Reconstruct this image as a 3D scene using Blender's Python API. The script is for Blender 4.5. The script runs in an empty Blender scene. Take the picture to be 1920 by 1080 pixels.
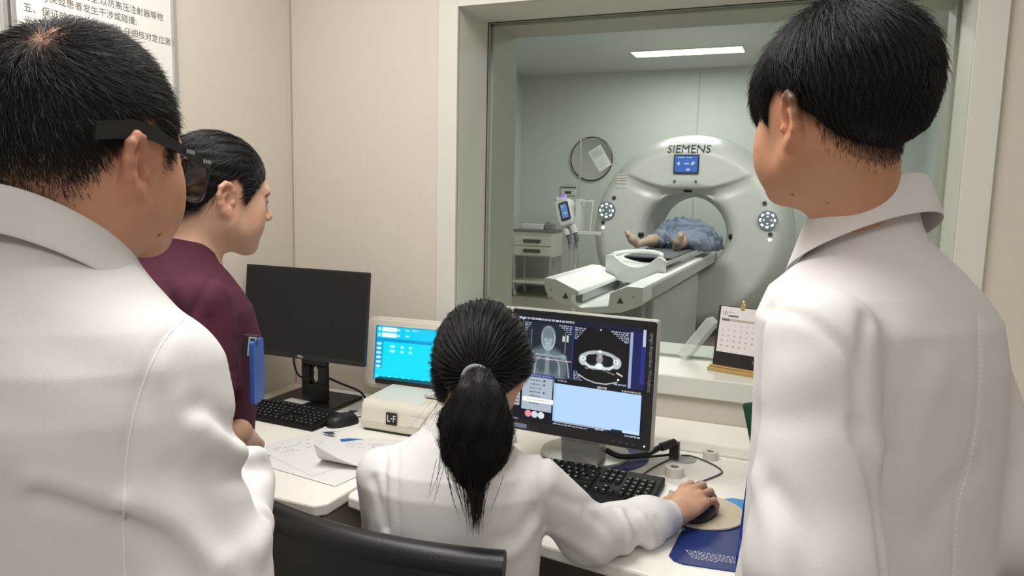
import bpy, bmesh, math, random
import numpy as np
from mathutils import Vector, Matrix, Euler
SC = bpy.context.scene
COL = SC.collection
PI = math.pi
rad = math.radians
random.seed(4)
RNG = np.random.default_rng(4)

# ------------------------------------------------------------------ camera
# 26 mm phone camera held at 1.5 m, looking down a little, turned 22 degrees towards the side wall
FPX = 1385.0
CAMP = np.array([0.0, 0.0, 1.5])
CAMR = np.array([[0.9239, -0.0685, -0.3764], [0.3819, 0.1092, 0.9177], [0.0218, 0.9917, -0.1271]])
cam_d = bpy.data.cameras.new('camera')
cam_d.sensor_width = 36.0
cam_d.lens = 36.0 * FPX / 1920.0
cam_d.clip_start = 0.02
cam = bpy.data.objects.new('camera', cam_d)
COL.objects.link(cam)
_r, _u, _f = Vector(CAMR[:, 0]), Vector(CAMR[:, 1]), Vector(CAMR[:, 2])
_m = Matrix((( _r.x, _u.x, -_f.x, 0), (_r.y, _u.y, -_f.y, 0), (_r.z, _u.z, -_f.z, 1.5), (0, 0, 0, 1)))
cam.matrix_world = _m
SC.camera = cam

# ------------------------------------------------------------------ world, lights, exposure
w = bpy.data.worlds.new('room_ambient')
SC.world = w
w.use_nodes = True
w.node_tree.nodes['Background'].inputs[0].default_value = (0.9, 0.92, 1.0, 1)
w.node_tree.nodes['Background'].inputs[1].default_value = 0.15

def area(name, loc, size, power, color, rot=(0, 0, 0)):
    d = bpy.data.lights.new(name, 'AREA')
    d.shape = 'RECTANGLE'
    d.size, d.size_y = size
    d.energy = power
    d.color = color
    o = bpy.data.objects.new(name, d)
    COL.objects.link(o)
    o.location = loc
    o.rotation_euler = rot
    return o

WARM = (1.0, 0.98, 0.955)
COOL = (1.0, 0.995, 0.97)
# ceiling panels of the control room (out of the frame, overhead), then one added fill lamp
area('ceiling_panel', (-0.95, 1.2, 2.66), (1.2, 0.6), 20, WARM)
area('ceiling_panel.001', (-0.60, 0.75, 2.66), (0.6, 0.6), 12, WARM)
area('ceiling_panel.002', (0.4, -1.2, 2.66), (1.2, 0.6), 21, WARM)
area('ceiling_fill', (0.0, -1.2, 2.665), (3.4, 6.4), 20, WARM)  # fill lamp as wide as the ceiling, added to raise the ambient light
# ceiling panels of the scanner room beyond the glass
area('scan_panel', (-1.6, 9.3, 3.20), (1.3, 0.3), 42, COOL)
area('scan_panel.001', (-1.4, 6.0, 3.22), (1.2, 0.6), 85, COOL)
area('scan_panel.002', (0.6, 6.6, 3.22), (1.2, 0.6), 26, COOL)

SC.view_settings.view_transform = 'Standard'
SC.view_settings.look = 'None'
SC.view_settings.gamma = 1.0
SC.view_settings.use_curve_mapping = False
SC.view_settings.exposure = 0.07

# ------------------------------------------------------------------ materials
MATS = {}
def mat(name, color, rough=0.6, metal=0.0, bump=0.0, bscale=200.0, spec=0.5, emit=None, estr=1.0, var=0.0, vscale=6.0,
        coat=0.0, sheen=0.0, sss=0.0, stretch=None):
    if name in MATS:
        return MATS[name]
    m = bpy.data.materials.new(name)
    m.use_nodes = True
    nt = m.node_tree
    b = nt.nodes['Principled BSDF']
    b.inputs['Base Color'].default_value = (*color, 1)
    b.inputs['Roughness'].default_value = rough
    b.inputs['Metallic'].default_value = metal
    b.inputs['Specular IOR Level'].default_value = spec
    if coat:
        b.inputs['Coat Weight'].default_value = coat
    if sheen:
        b.inputs['Sheen Weight'].default_value = sheen
    if sss:
        b.inputs['Subsurface Weight'].default_value = sss
        b.inputs['Subsurface Radius'].default_value = (0.012, 0.005, 0.003)
    if emit:
        b.inputs['Emission Color'].default_value = (*emit, 1)
        b.inputs['Emission Strength'].default_value = estr
    if var or bump:
        tc = nt.nodes.new('ShaderNodeTexCoord')
        mp = nt.nodes.new('ShaderNodeMapping')
        nt.links.new(tc.outputs['Object'], mp.inputs['Vector'])
        if stretch:
            mp.inputs['Scale'].default_value = stretch
    if var:
        n = nt.nodes.new('ShaderNodeTexNoise')
        n.inputs['Scale'].default_value = vscale
        n.inputs['Detail'].default_value = 3
        nt.links.new(mp.outputs[0], n.inputs['Vector'])
        mx = nt.nodes.new('ShaderNodeMix')
        mx.data_type = 'RGBA'
        mx.inputs[6].default_value = (*[c * (1 - var) for c in color], 1)
        mx.inputs[7].default_value = (*[min(1, c * (1 + var)) for c in color], 1)
        nt.links.new(n.outputs['Fac'], mx.inputs[0])
        nt.links.new(mx.outputs[2], b.inputs['Base Color'])
    if bump:
        n2 = nt.nodes.new('ShaderNodeTexNoise')
        n2.inputs['Scale'].default_value = bscale
        n2.inputs['Detail'].default_value = 2
        nt.links.new(mp.outputs[0], n2.inputs['Vector'])
        bp = nt.nodes.new('ShaderNodeBump')
        bp.inputs['Strength'].default_value = bump
        bp.inputs['Distance'].default_value = 0.002
        nt.links.new(n2.outputs['Fac'], bp.inputs['Height'])
        nt.links.new(bp.outputs[0], b.inputs['Normal'])
    MATS[name] = m
    return m

def emis(name, color, s=1.0):
    """a lit screen area: it only gives off light"""
    if name in MATS:
        return MATS[name]
    m = bpy.data.materials.new(name)
    m.use_nodes = True
    b = m.node_tree.nodes['Principled BSDF']
    b.inputs['Base Color'].default_value = (0.01, 0.01, 0.012, 1)
    b.inputs['Roughness'].default_value = 0.35
    b.inputs['Emission Color'].default_value = (*color, 1)
    b.inputs['Emission Strength'].default_value = s
    MATS[name] = m
    return m

def attr_mat(name, attr='Col', rough=0.5, emit=0.0, spec=0.4, sss=0.0, bump=0.0, bscale=300):
    if name in MATS:
        return MATS[name]
    m = mat(name, (0.5, 0.5, 0.5), rough, spec=spec, sss=sss, bump=bump, bscale=bscale)
    nt = m.node_tree
    b = nt.nodes['Principled BSDF']
    a = nt.nodes.new('ShaderNodeAttribute')
    a.attribute_name = attr
    if emit:
        b.inputs['Base Color'].default_value = (0.01, 0.01, 0.012, 1)
        nt.links.new(a.outputs['Color'], b.inputs['Emission Color'])
        b.inputs['Emission Strength'].default_value = emit
    else:
        nt.links.new(a.outputs['Color'], b.inputs['Base Color'])
    return m

# ------------------------------------------------------------------ objects
def tag(o, label=None, cat=None, group=None, kind=None):
    if label: o['label'] = label
    if cat: o['category'] = cat
    if group: o['group'] = group
    if kind: o['kind'] = kind
    return o

def thing(name, label, cat, loc=(0, 0, 0), rotz=0.0, group=None):
    o = bpy.data.objects.new(name, None)
    o.empty_display_size = 0.05
    COL.objects.link(o)
    o.location = loc
    o.rotation_euler = (0, 0, rotz)
    return tag(o, label, cat, group)

def mesh_obj(name, verts, faces, mats, parent=None, smooth=False, mi=None, bevel=0.0, seg=2, col=None, world=False):
    me = bpy.data.meshes.new(name)
    me.from_pydata([tuple(map(float, v)) for v in verts] if not isinstance(verts, np.ndarray) else verts.tolist(), [], faces if not isinstance(faces, np.ndarray) else faces.tolist())
    if not isinstance(mats, (list, tuple)): mats = [mats]
    for m in mats: me.materials.append(m)
    if mi is not None:
        me.polygons.foreach_set('material_index', np.asarray(mi, dtype=np.int32))
    if smooth is True:
        me.polygons.foreach_set('use_smooth', np.ones(len(me.polygons), dtype=bool))
    elif smooth:
        me.polygons.foreach_set('use_smooth', np.ones(len(me.polygons), dtype=bool))
        me.set_sharp_from_angle(angle=rad(smooth))
    if col is not None:
        a = me.color_attributes.new('Col', 'FLOAT_COLOR', 'POINT')
        c = np.ones((len(me.vertices), 4), dtype=np.float32)
        c[:, :3] = col
        a.data.foreach_set('color', c.ravel())
    me.update()
    o = bpy.data.objects.new(name, me)
    COL.objects.link(o)
    if parent is not None:
        o.parent = parent
        if world:   # vertices were given in world space: cancel the parent's placement
            bpy.context.view_layer.update()
            o.matrix_parent_inverse = parent.matrix_world.inverted()
    if bevel:
        b = o.modifiers.new('edge', 'BEVEL')
        b.width = bevel; b.segments = seg; b.limit_method = 'ANGLE'; b.angle_limit = rad(35)
    return o

class MB:
    """collects shapes; build() links them as ONE mesh object"""
    def __init__(s):
        s.v = []; s.f = []; s.mi = []; s.sm = []
    def add(s, verts, faces, m=0, M=None, sm=False):
        k = len(s.v)
        for v in verts:
            s.v.append(tuple(M @ Vector(v)) if M is not None else tuple(v))
        for f in faces:
            s.f.append([i + k for i in f]); s.mi.append(m); s.sm.append(sm)
        return s
    def box(s, x0, x1, y0, y1, z0, z1, m=0, M=None):
        v = [(x, y, z) for z in (z0, z1) for y in (y0, y1) for x in (x0, x1)]
        return s.add(v, [(0, 2, 3, 1), (4, 5, 7, 6), (0, 1, 5, 4), (2, 6, 7, 3), (1, 3, 7, 5), (0, 4, 6, 2)], m, M)
    def cbox(s, c, d, m=0, M=None):
        return s.box(c[0] - d[0] / 2, c[0] + d[0] / 2, c[1] - d[1] / 2, c[1] + d[1] / 2, c[2] - d[2] / 2, c[2] + d[2] / 2, m, M)
    def quad(s, a, b, c, d, m=0, M=None):
        return s.add([a, b, c, d], [(0, 1, 2, 3)], m, M)
    def rect(s, x0, x1, y0, y1, z=0.0, m=0, M=None):
        return s.add([(x0, y0, z), (x1, y0, z), (x1, y1, z), (x0, y1, z)], [(0, 1, 2, 3)], m, M)
    def prism(s, pts, z0, z1, m=0, M=None):
        n = len(pts)
        v = [(p[0], p[1], z0) for p in pts] + [(p[0], p[1], z1) for p in pts]
        f = [tuple(range(n - 1, -1, -1)), tuple(range(n, 2 * n))] + [(i, (i + 1) % n, n + (i + 1) % n, n + i) for i in range(n)]
        return s.add(v, f, m, M)
    def lathe(s, prof, n=32, m=0, M=None, closed=False):
        v = []; f = []
        for (r, z) in prof:
            for i in range(n):
                a = 2 * PI * i / n
                v.append((r * math.cos(a), r * math.sin(a), z))
        k = len(prof)
        for j in range(k if closed else k - 1):
            j2 = (j + 1) % k
            for i in range(n):
                f.append((j * n + i, j * n + (i + 1) % n, j2 * n + (i + 1) % n, j2 * n + i))
        if not closed:
            if prof[0][0] > 1e-6: f.append(tuple(range(n - 1, -1, -1)))
            if prof[-1][0] > 1e-6: f.append(tuple(range((k - 1) * n, k * n)))
        return s.add(v, f, m, M, sm=True)
    def cyl(s, a, b, r, m=0, n=16, r2=None):
        a = Vector(a); b = Vector(b); d = b - a
        M = Matrix.Translation(a) @ d.to_track_quat('Z', 'Y').to_matrix().to_4x4()
        return s.lathe([(r, 0), (r if r2 is None else r2, d.length)], n, m, M)
    def tube(s, pts, r, m=0, n=8, closed=False):
        P = [Vector(p) for p in pts]; k = len(P)
        v = []; f = []
        up = Vector((0, 0, 1)); prev = None
        for i in range(k):
            t = (P[min(i + 1, k - 1)] - P[max(i - 1, 0)])
            if closed: t = P[(i + 1) % k] - P[i - 1]
            t.normalize()
            if prev is None:
                x = t.cross(up)
                if x.length < 1e-3: x = t.cross(Vector((1, 0, 0)))
            else:
                x = prev - t * prev.dot(t)
            x.normalize(); prev = x
            y = t.cross(x)
            rr = r[i] if isinstance(r, (list, tuple)) else r
            for j in range(n):
                a = 2 * PI * j / n
                v.append(P[i] + x * (rr * math.cos(a)) + y * (rr * math.sin(a)))
        for i in range(k if closed else k - 1):
            i2 = (i + 1) % k
            for j in range(n):
                f.append((i * n + j, i * n + (j + 1) % n, i2 * n + (j + 1) % n, i2 * n + j))
        if not closed:
            f.append(tuple(range(n - 1, -1, -1))); f.append(tuple(range((k - 1) * n, k * n)))
        return s.add(v, f, m, None, sm=True)
    def text(s, body, size, M, m=0, align='CENTER', alignv='CENTER', stretch=1.0):
        cu = bpy.data.curves.new('writing', 'FONT')
        cu.body = body; cu.size = size; cu.align_x = align; cu.align_y = alignv
        cu.resolution_u = 3
        o = bpy.data.objects.new('writing', cu)
        COL.objects.link(o)
        dg = bpy.context.evaluated_depsgraph_get()
        me = o.evaluated_get(dg).to_mesh()
        vs = [(v.co.x * stretch, v.co.y, v.co.z) for v in me.vertices]
        fs = [tuple(p.vertices) for p in me.polygons]
        o.evaluated_get(dg).to_mesh_clear()
        bpy.data.objects.remove(o); bpy.data.curves.remove(cu)
        return s.add(vs, fs, m, M)
    def build(s, name, mats, parent=None, smooth=None, bevel=0.0, seg=2, world=False):
        o = mesh_obj(name, s.v, s.f, mats, parent, False, s.mi, bevel, seg, world=world)
        sm = np.array(s.sm, dtype=bool) if smooth is None else np.full(len(s.f), bool(smooth))
        o.data.polygons.foreach_set('use_smooth', sm)
        if sm.any():
            o.data.set_sharp_from_angle(angle=rad(smooth if isinstance(smooth, (int, float)) and smooth > 1 else 40))
        return o

def frame(o, x, y):
    """matrix with the given origin, x and y axes"""
    x = Vector(x).normalized(); y = Vector(y); y = (y - x * y.dot(x)).normalized(); z = x.cross(y)
    return Matrix(((x.x, y.x, z.x, o[0]), (x.y, y.y, z.y, o[1]), (x.z, y.z, z.z, o[2]), (0, 0, 0, 1)))

def rrect(w, h, r, n=5, cx=0, cy=0):
    pts = []
    for (sx, sy, a0) in ((1, 1, 0), (-1, 1, 90), (-1, -1, 180), (1, -1, 270)):
        for i in range(n + 1):
            a = rad(a0 + 90 * i / n)
            pts.append((cx + sx * (w / 2 - r) + r * math.cos(a), cy + sy * (h / 2 - r) + r * math.sin(a)))
    return pts

# ------------------------------------------------------------------ sculpting with distance fields
F32 = np.float32
def V(*a): return np.array(a, dtype=F32)
def smin(a, b, k):
    h = np.maximum(k - np.abs(a - b), 0) / k
    return np.minimum(a, b) - h * h * k * 0.25
def smax(a, b, k): return -smin(-a, -b, k)
def cone(p, a, b, ra, rb):
    a = np.asarray(a, F32); b = np.asarray(b, F32); ba = b - a
    q = p - a
    h = np.clip((q @ ba) / max(float(ba @ ba), 1e-9), 0, 1)
    return np.sqrt(((q - h[:, None] * ba) ** 2).sum(1)) - (ra + (rb - ra) * h)
def ball(p, c, r):
    return np.sqrt(((p - np.asarray(c, F32)) ** 2).sum(1)) - r
def ell(p, c, r, R=None):
    q = p - np.asarray(c, F32)
    if R is not None: q = q @ np.asarray(R, F32)
    r = np.asarray(r, F32)
    k0 = np.sqrt(((q / r) ** 2).sum(1)); k1 = np.sqrt(((q / (r * r)) ** 2).sum(1)) + 1e-9
    return k0 * (k0 - 1) / k1
def chain(p, pts, k=0.03):
    """pts: (point, radius) list -> smooth tube"""
    d = None
    for (a, ra), (b, rb) in zip(pts[:-1], pts[1:]):
        e = cone(p, a, b, ra, rb)
        d = e if d is None else smin(d, e, k)
    return d
def polyd(p, pts):
    """distance to a polyline"""
    d = None
    for a, b in zip(pts[:-1], pts[1:]):
        e = cone(p, a, b, 0, 0)
        d = e if d is None else np.minimum(d, e)
    return d
def rotm(rx=0, ry=0, rz=0):
    return np.array(Euler((rad(rx), rad(ry), rad(rz)), 'XYZ').to_matrix(), dtype=F32)

def grad(f, p, e):
    g = np.empty_like(p)
    for k in range(3):
        o = np.zeros(3, F32); o[k] = e
        g[:, k] = (f(p + o) - f(p - o)) / (2 * e)
    return g

def polygonise(f, lo, hi, h, project=3):
    lo = np.asarray(lo, F32); hi = np.asarray(hi, F32)
    n = np.maximum(np.ceil((hi - lo) / h / 4).astype(int), 1) * 4 + 1
    ax = [lo[k] + h * np.arange(n[k], dtype=F32) for k in range(3)]
    # coarse pass
    cx = [a[::4] for a in ax]
    G = np.stack(np.meshgrid(*cx, indexing='ij'), -1).reshape(-1, 3)
    c = np.concatenate([f(G[i:i + 400000]) for i in range(0, len(G), 400000)]).reshape([len(a) for a in cx])
    near = np.abs(c) < h * 4 * 2.2
    act = np.zeros([s - 1 for s in near.shape], bool)
    for i in (0, 1):
        for j in (0, 1):
            for k in (0, 1):
                act |= near[i:near.shape[0] - 1 + i, j:near.shape[1] - 1 + j, k:near.shape[2] - 1 + k]
    val = np.repeat(np.repeat(np.repeat(c, 4, 0), 4, 1), 4, 2)[:n[0], :n[1], :n[2]].copy()
    A = np.repeat(np.repeat(np.repeat(act, 4, 0), 4, 1), 4, 2)
    msk = np.zeros(n, bool)
    for i in (0, 1):
        for j in (0, 1):
            for k in (0, 1):
                msk[i:n[0] - 1 + i, j:n[1] - 1 + j, k:n[2] - 1 + k] |= A
    idx = np.argwhere(msk)
    for i in range(0, len(idx), 400000):
        ii = idx[i:i + 400000]
        val[ii[:, 0], ii[:, 1], ii[:, 2]] = f(lo + ii.astype(F32) * F32(h))
    cell = np.array(n) - 1
    acc = np.zeros((*cell, 3), F32); cnt = np.zeros(cell, F32)
    edges = []
    for axis in range(3):
        sl0 = [slice(None)] * 3; sl1 = [slice(None)] * 3
        sl0[axis] = slice(0, n[axis] - 1); sl1[axis] = slice(1, n[axis])
        a = val[tuple(sl0)]; b = val[tuple(sl1)]
        cr = np.argwhere((a < 0) != (b < 0))
        va = a[cr[:, 0], cr[:, 1], cr[:, 2]]; vb = b[cr[:, 0], cr[:, 1], cr[:, 2]]
        t = va / (va - vb)
        P = cr.astype(F32); P[:, axis] += t
        o1, o2 = [k for k in range(3) if k != axis]
        ok = np.ones(len(cr), bool)
        cells = []
        for d1 in (-1, 0):
            for d2 in (-1, 0):
                cc = cr.copy(); cc[:, o1] += d1; cc[:, o2] += d2
                good = ((cc >= 0) & (cc < cell)).all(1)
                ok &= good
                g = cc[good]
                np.add.at(acc, (g[:, 0], g[:, 1], g[:, 2]), P[good])
                np.add.at(cnt, (g[:, 0], g[:, 1], g[:, 2]), 1)
                cells.append(cc)
        edges.append((axis, [c_[ok] for c_ in cells], (va < 0)[ok]))
    has = np.argwhere(cnt > 0)
    vid = np.full(cell, -1, np.int64)
    vid[has[:, 0], has[:, 1], has[:, 2]] = np.arange(len(has))
    verts = lo + h * acc[has[:, 0], has[:, 1], has[:, 2]] / cnt[has[:, 0], has[:, 1], has[:, 2]][:, None]
    faces = []
    for axis, cs, inside in edges:
        q = [vid[c_[:, 0], c_[:, 1], c_[:, 2]] for c_ in cs]   # (-1,-1),(-1,0),(0,-1),(0,0)
        A_ = np.stack([q[0], q[2], q[3], q[1]], 1)
        fl = ~inside if axis != 1 else inside
        A_[fl] = A_[fl][:, ::-1]
        faces.append(A_)
    faces = np.concatenate(faces)
    verts = verts.astype(F32)
    for _ in range(project):
        d = f(verts); g = grad(f, verts, h * 0.25)
        gg = np.maximum((g * g).sum(1), 0.05)
        st = g * (d / gg)[:, None]
        L = np.sqrt((st * st).sum(1))
        st *= np.minimum(1, 0.5 * h / np.maximum(L, 1e-9))[:, None]
        verts = verts - st
    return verts, faces

def sculpt(name, f, lo, hi, h, m, parent, colf=None, project=3, xf=None):
    v, q = polygonise(f, lo, hi, h, project)
    c = colf(v) if colf is not None else None
    if xf is not None: v = xf(v)
    o = mesh_obj(name, v, q, m, parent, True, None, 0, 2, c, world=True)
    return o

def ray(x, y):
    d = CAMR @ np.array([(x - 960) / FPX, -(y - 540) / FPX, 1.0])
    return d
def at(x, y, d):
    """the world point seen at pixel x, y of the 1920 px frame at depth d metres"""
    return CAMP + ray(x, y) * d
def on(f, pts, d0=0.4, d1=3.0, off=0.0):
    """where the sight lines through the given pixels meet the surface of f"""
    R = np.array([ray(x, y) for x, y in pts]).astype(F32)
    L = np.sqrt((R * R).sum(1))
    t = np.full(len(R), d0, F32)
    for _ in range(90):
        d = f((CAMP + R * t[:, None]).astype(F32))
        t = np.minimum(t + 0.7 * np.clip(d, -0.02, 0.1) / L, d1)
    return (CAMP + R * (t + off)[:, None]).astype(F32)
def catmull(pts, n=6):
    P = [np.asarray(p, float) for p in pts]
    P = [2 * P[0] - P[1]] + P + [2 * P[-1] - P[-2]]
    out = []
    for i in range(1, len(P) - 2):
        for j in range(n):
            t = j / n
            out.append(0.5 * ((2 * P[i]) + (-P[i - 1] + P[i + 1]) * t + (2 * P[i - 1] - 5 * P[i] + 4 * P[i + 1] - P[i + 2]) * t * t + (-P[i - 1] + 3 * P[i] - 3 * P[i + 1] + P[i + 2]) * t ** 3))
    out.append(P[-2])
    return out

def strands(name, paths, radii, m, parent, world=True):
    """paths: N x S x 3 array -> one hair-curves object"""
    N, S, _ = paths.shape
    hc = bpy.data.hair_curves.new(name)
    hc.add_curves([S] * N)
    hc.position_data.foreach_set('vector', np.ascontiguousarray(paths, dtype=F32).ravel())
    a = hc.attributes.get('radius') or hc.attributes.new('radius', 'FLOAT', 'POINT')
    rr = np.broadcast_to(np.asarray(radii, F32), (N, S))
    a.data.foreach_set('value', np.ascontiguousarray(rr).ravel())
    hc.materials.append(m)
    o = bpy.data.objects.new(name, hc)
    COL.objects.link(o)
    if parent is not None:
        o.parent = parent
        bpy.context.view_layer.update()
        o.matrix_parent_inverse = parent.matrix_world.inverted()
    o['kind'] = 'stuff'
    return o

# ================================================================== the setting
WX, WY = -1.812, 2.25          # side wall and window wall of the control room
X0, X1, Z0, Z1 = -1.129, 0.337, 0.958, 2.0985   # window opening
M_wall = mat('beige_wall_paint', (0.635, 0.58, 0.50), 0.75, bump=0.25, bscale=60, stretch=(1, 1, 0.08), spec=0.25)
M_frame = mat('window_frame_paint', (0.65, 0.645, 0.585), 0.5, spec=0.35)
M_white = mat('white_paint', (0.75, 0.75, 0.72), 0.6)
M_floor = mat('grey_vinyl_floor', (0.35, 0.33, 0.30), 0.5, var=0.08, vscale=3)
M_ceil = mat('ceiling_white', (0.8, 0.79, 0.75), 0.8)
M_swall = mat('scan_room_wall_paint', (0.60, 0.63, 0.61), 0.7)
M_sceil = mat('scan_room_ceiling', (0.62, 0.64, 0.61), 0.8)
M_sfloor = mat('scan_room_floor', (0.36, 0.32, 0.26), 0.5, var=0.06, vscale=2)
M_dark = mat('dark_joint', (0.05, 0.05, 0.045), 0.7)
def struct(name, mb, mats, **k):
    o = mb.build(name, mats, **k)
    o['kind'] = 'structure'
    return o
b = MB()      # the window wall is half a metre thick
b.box(WX, X0 - 0.012, WY, 2.751, 0, 3.25); b.box(X1 + 0.012, 2.0, WY, 2.751, 0, 3.25)
b.box(X0 - 0.012, X1 + 0.012, WY, 2.751, 0, Z0 - 0.063); b.box(X0 - 0.012, X1 + 0.012, WY, 2.751, Z1 + 0.012, 3.25)
struct('wall_front', b, M_wall)
struct('wall_left', MB().box(WX - 0.15, WX, -4.6, WY + 0.501, 0, 2.7), M_wall)
struct('wall_right', MB().box(2.0, 2.15, -4.6, WY + 0.501, 0, 2.7), M_wall)
struct('wall_back', MB().box(WX - 0.15, 2.15, -4.75, -4.6, 0, 2.7), M_wall)
struct('floor', MB().box(WX - 0.15, 2.15, -4.75, WY, -0.1, 0), M_floor)
struct('ceiling', MB().box(WX - 0.15, 2.15, -4.75, WY, 2.68, 2.8), M_ceil)
# scanner room
SX0, SX1, SY, SZ = -4.25, 1.17, 10.6, 3.25
struct('wall_far_back', MB().box(SX0 - 0.1, SX1 + 0.1, SY, SY + 0.1, 0, SZ), M_swall)
struct('wall_far_left', MB().box(SX0 - 0.1, SX0, 2.751, SY, 0, SZ), M_swall)
struct('wall_far_right', MB().box(SX1, SX1 + 0.1, 2.751, SY, 0, SZ), M_swall)
struct('wall_far_front', MB().box(SX0 - 0.1, WX, 2.66, 2.751, 0, SZ), M_swall)
struct('floor_far', MB().box(SX0 - 0.1, SX1 + 0.1, 2.751, SY + 0.1, -0.1, 0), M_sfloor)
struct('ceiling_far', MB().box(SX0 - 0.1, SX1 + 0.1, 2.751, SY + 0.1, SZ, SZ + 0.1), M_sceil)
struct('baseboard_far_back', MB().box(SX0, SX1, SY - 0.015, SY, 0, 0.09), mat('grey_baseboard', (0.25, 0.26, 0.25), 0.6))
struct('trim_1', MB().box(-1.64, -1.625, SY - 0.012, SY, 0.1, SZ), mat('panel_joint', (0.5, 0.52, 0.5), 0.6))
struct('trim_2', MB().box(WX, WX + 0.004, WY - 0.004, WY, 0, 2.68), mat('corner_joint', (0.42, 0.36, 0.29), 0.8))

# window: lining, face trim, beads and the leaded glass pane
win = thing('window_1', None, None, (0, WY, Z0)); win['kind'] = 'structure'
b = MB()
t = 0.071; F = WY - 0.014
b.box(X0 - t, X0, F, WY + 0.002, Z0 - 0.062, Z1 + t); b.box(X1, X1 + t, F, WY + 0.002, Z0 - 0.062, Z1 + t)
b.box(X0, X1, F, WY + 0.002, Z1, Z1 + t)
o = b.build('frame', M_frame, win, bevel=0.002, world=True)
b = MB()
b.box(X0 - 0.012, X0, WY - 0.002, 2.753, Z0, Z1); b.box(X1, X1 + 0.012, WY - 0.002, 2.753, Z0, Z1)
b.box(X0 - 0.012, X1 + 0.012, WY - 0.002, 2.753, Z1, Z1 + 0.012)
b.build('lining', M_frame, win, world=True)
MB().box(X0, X1, F - 0.002, 2.753, Z0 - 0.062, Z0).build('sill', mat('sill_white', (0.74, 0.74, 0.68), 0.35), win, bevel=0.004, world=True)
b = MB()
for (xa, xb, za, zb) in ((X0, X0 + 0.010, Z0, Z1), (X1 - 0.010, X1, Z0, Z1), (X0, X1, Z1 - 0.010, Z1), (X0, X1, Z0, Z0 + 0.008)):
    b.box(xa, xb, 2.504, 2.518, za, zb)
b.build('bead', M_frame, win, bevel=0.002, world=True)
b = MB()
b.box(X0, X0 + 0.003, 2.474, 2.478, Z0, Z1); b.box(X0, X1, 2.474, 2.478, Z1 - 0.003, Z1)
b.build('sealant', M_dark, win, world=True)
mg = bpy.data.materials.new('leaded_glass'); mg.use_nodes = True
nt = mg.node_tree
nt.nodes.remove(nt.nodes['Principled BSDF'])
tr = nt.nodes.new('ShaderNodeBsdfTransparent'); tr.inputs[0].default_value = (0.84, 0.86, 0.83, 1)
gl = nt.nodes.new('ShaderNodeBsdfGlossy'); gl.inputs['Roughness'].default_value = 0.03
fr = nt.nodes.new('ShaderNodeFresnel'); fr.inputs[0].default_value = 1.08
mx = nt.nodes.new('ShaderNodeMixShader')
nt.links.new(fr.outputs[0], mx.inputs[0]); nt.links.new(tr.outputs[0], mx.inputs[1]); nt.links.new(gl.outputs[0], mx.inputs[2])
nt.links.new(mx.outputs[0], nt.nodes['Material Output'].inputs[0])
MB().box(X0 + 0.003, X1 - 0.003, 2.482, 2.501, Z0 + 0.004, Z1 - 0.004).build('glass', mg, win, world=True)

# ------------------------------------------------------------------ framed notices on the side wall
M_alu = mat('aluminium', (0.55, 0.55, 0.53), 0.35, metal=0.7)
M_paper = mat('paper_white', (0.80, 0.78, 0.74), 0.7)
M_ink = mat('grey_ink', (0.14, 0.13, 0.12), 0.7)
def notice(name, label, y0, y1, z0, z1, writing):
    r = thing(name, label, 'notice', (WX, (y0 + y1) / 2, z0), 0)
    b = MB(); fw = 0.014
    for (a0, a1, c0, c1) in ((y0, y0 + fw, z0, z1), (y1 - fw, y1, z0, z1), (y0, y1, z0, z0 + fw), (y0, y1, z1 - fw, z1)):
        b.box(WX + 0.001, WX + 0.020, a0, a1, c0, c1)
    b.build('frame', M_alu, r, bevel=0.002, world=True)
    b = MB(); b.box(WX + 0.001, WX + 0.010, y0 + fw, y1 - fw, z0 + fw, z1 - fw)
    if writing:
        for (s, y, z, al) in writing:
            b.text(s, 0.0230, frame((WX + 0.0106, y, z), (0, 1, 0), (0, 0, 1)), 1, al, 'CENTER')
    b.build('sheet', [M_paper, M_ink], r, world=True)
    return r
notice('framed_notice', 'white framed notice printed in grey Chinese characters above the older man', 1.219, 1.713, 1.625, 2.47,
       [('息安全,以防高压注射器等物', 1.672, 1.983, 'RIGHT'), ('与床或患者发生干涉或碰撞;', 1.580, 1.953, 'RIGHT'),
        ('五、保证放疗定位的准确性,仔细核对定位激', 1.255, 1.919, 'LEFT'), ('光灯是否', 1.255, 1.888, 'LEFT')])
notice('framed_notice', 'sliver of a second metal framed notice at the edge of the photo', 0.71, 1.212, 1.625, 2.47, None)

# ================================================================== scanner room
M_cover = mat('scanner_cover', (0.66, 0.67, 0.65), 0.35, spec=0.5)
M_cover2 = mat('scanner_inner', (0.52, 0.54, 0.53), 0.4)
M_tblw = mat('table_white', (0.90, 0.92, 0.91), 0.3)
M_tblg = mat('table_grey', (0.50, 0.52, 0.51), 0.45)
M_blk = mat('black_plastic', (0.012, 0.012, 0.013), 0.45)
M_lamp = emis('lamp_white', (0.95, 1.0, 0.97), 6.0)
M_led = emis('led_white', (0.85, 0.95, 1.0), 1.6)
M_blue = emis('screen_blue', (0.06, 0.17, 0.62), 1.0)
M_blue2 = emis('screen_pale_blue', (0.55, 0.75, 1.0), 1.0)
M_text = mat('dark_grey_print', (0.06, 0.06, 0.065), 0.6)

# ceiling lamp seen through the glass
r = thing('ceiling_light', 'long lit white panel lamp in the scanner room ceiling', 'ceiling light', (-1.6, 9.3, SZ), 0)
MB().box(-2.27, -0.93, 9.13, 9.50, SZ - 0.012, SZ + 0.001).build('housing', M_white, r, bevel=0.003, world=True)
MB().box(-2.25, -0.95, 9.15, 9.48, SZ - 0.016, SZ - 0.011).build('diffuser', M_lamp, r, world=True)

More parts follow.
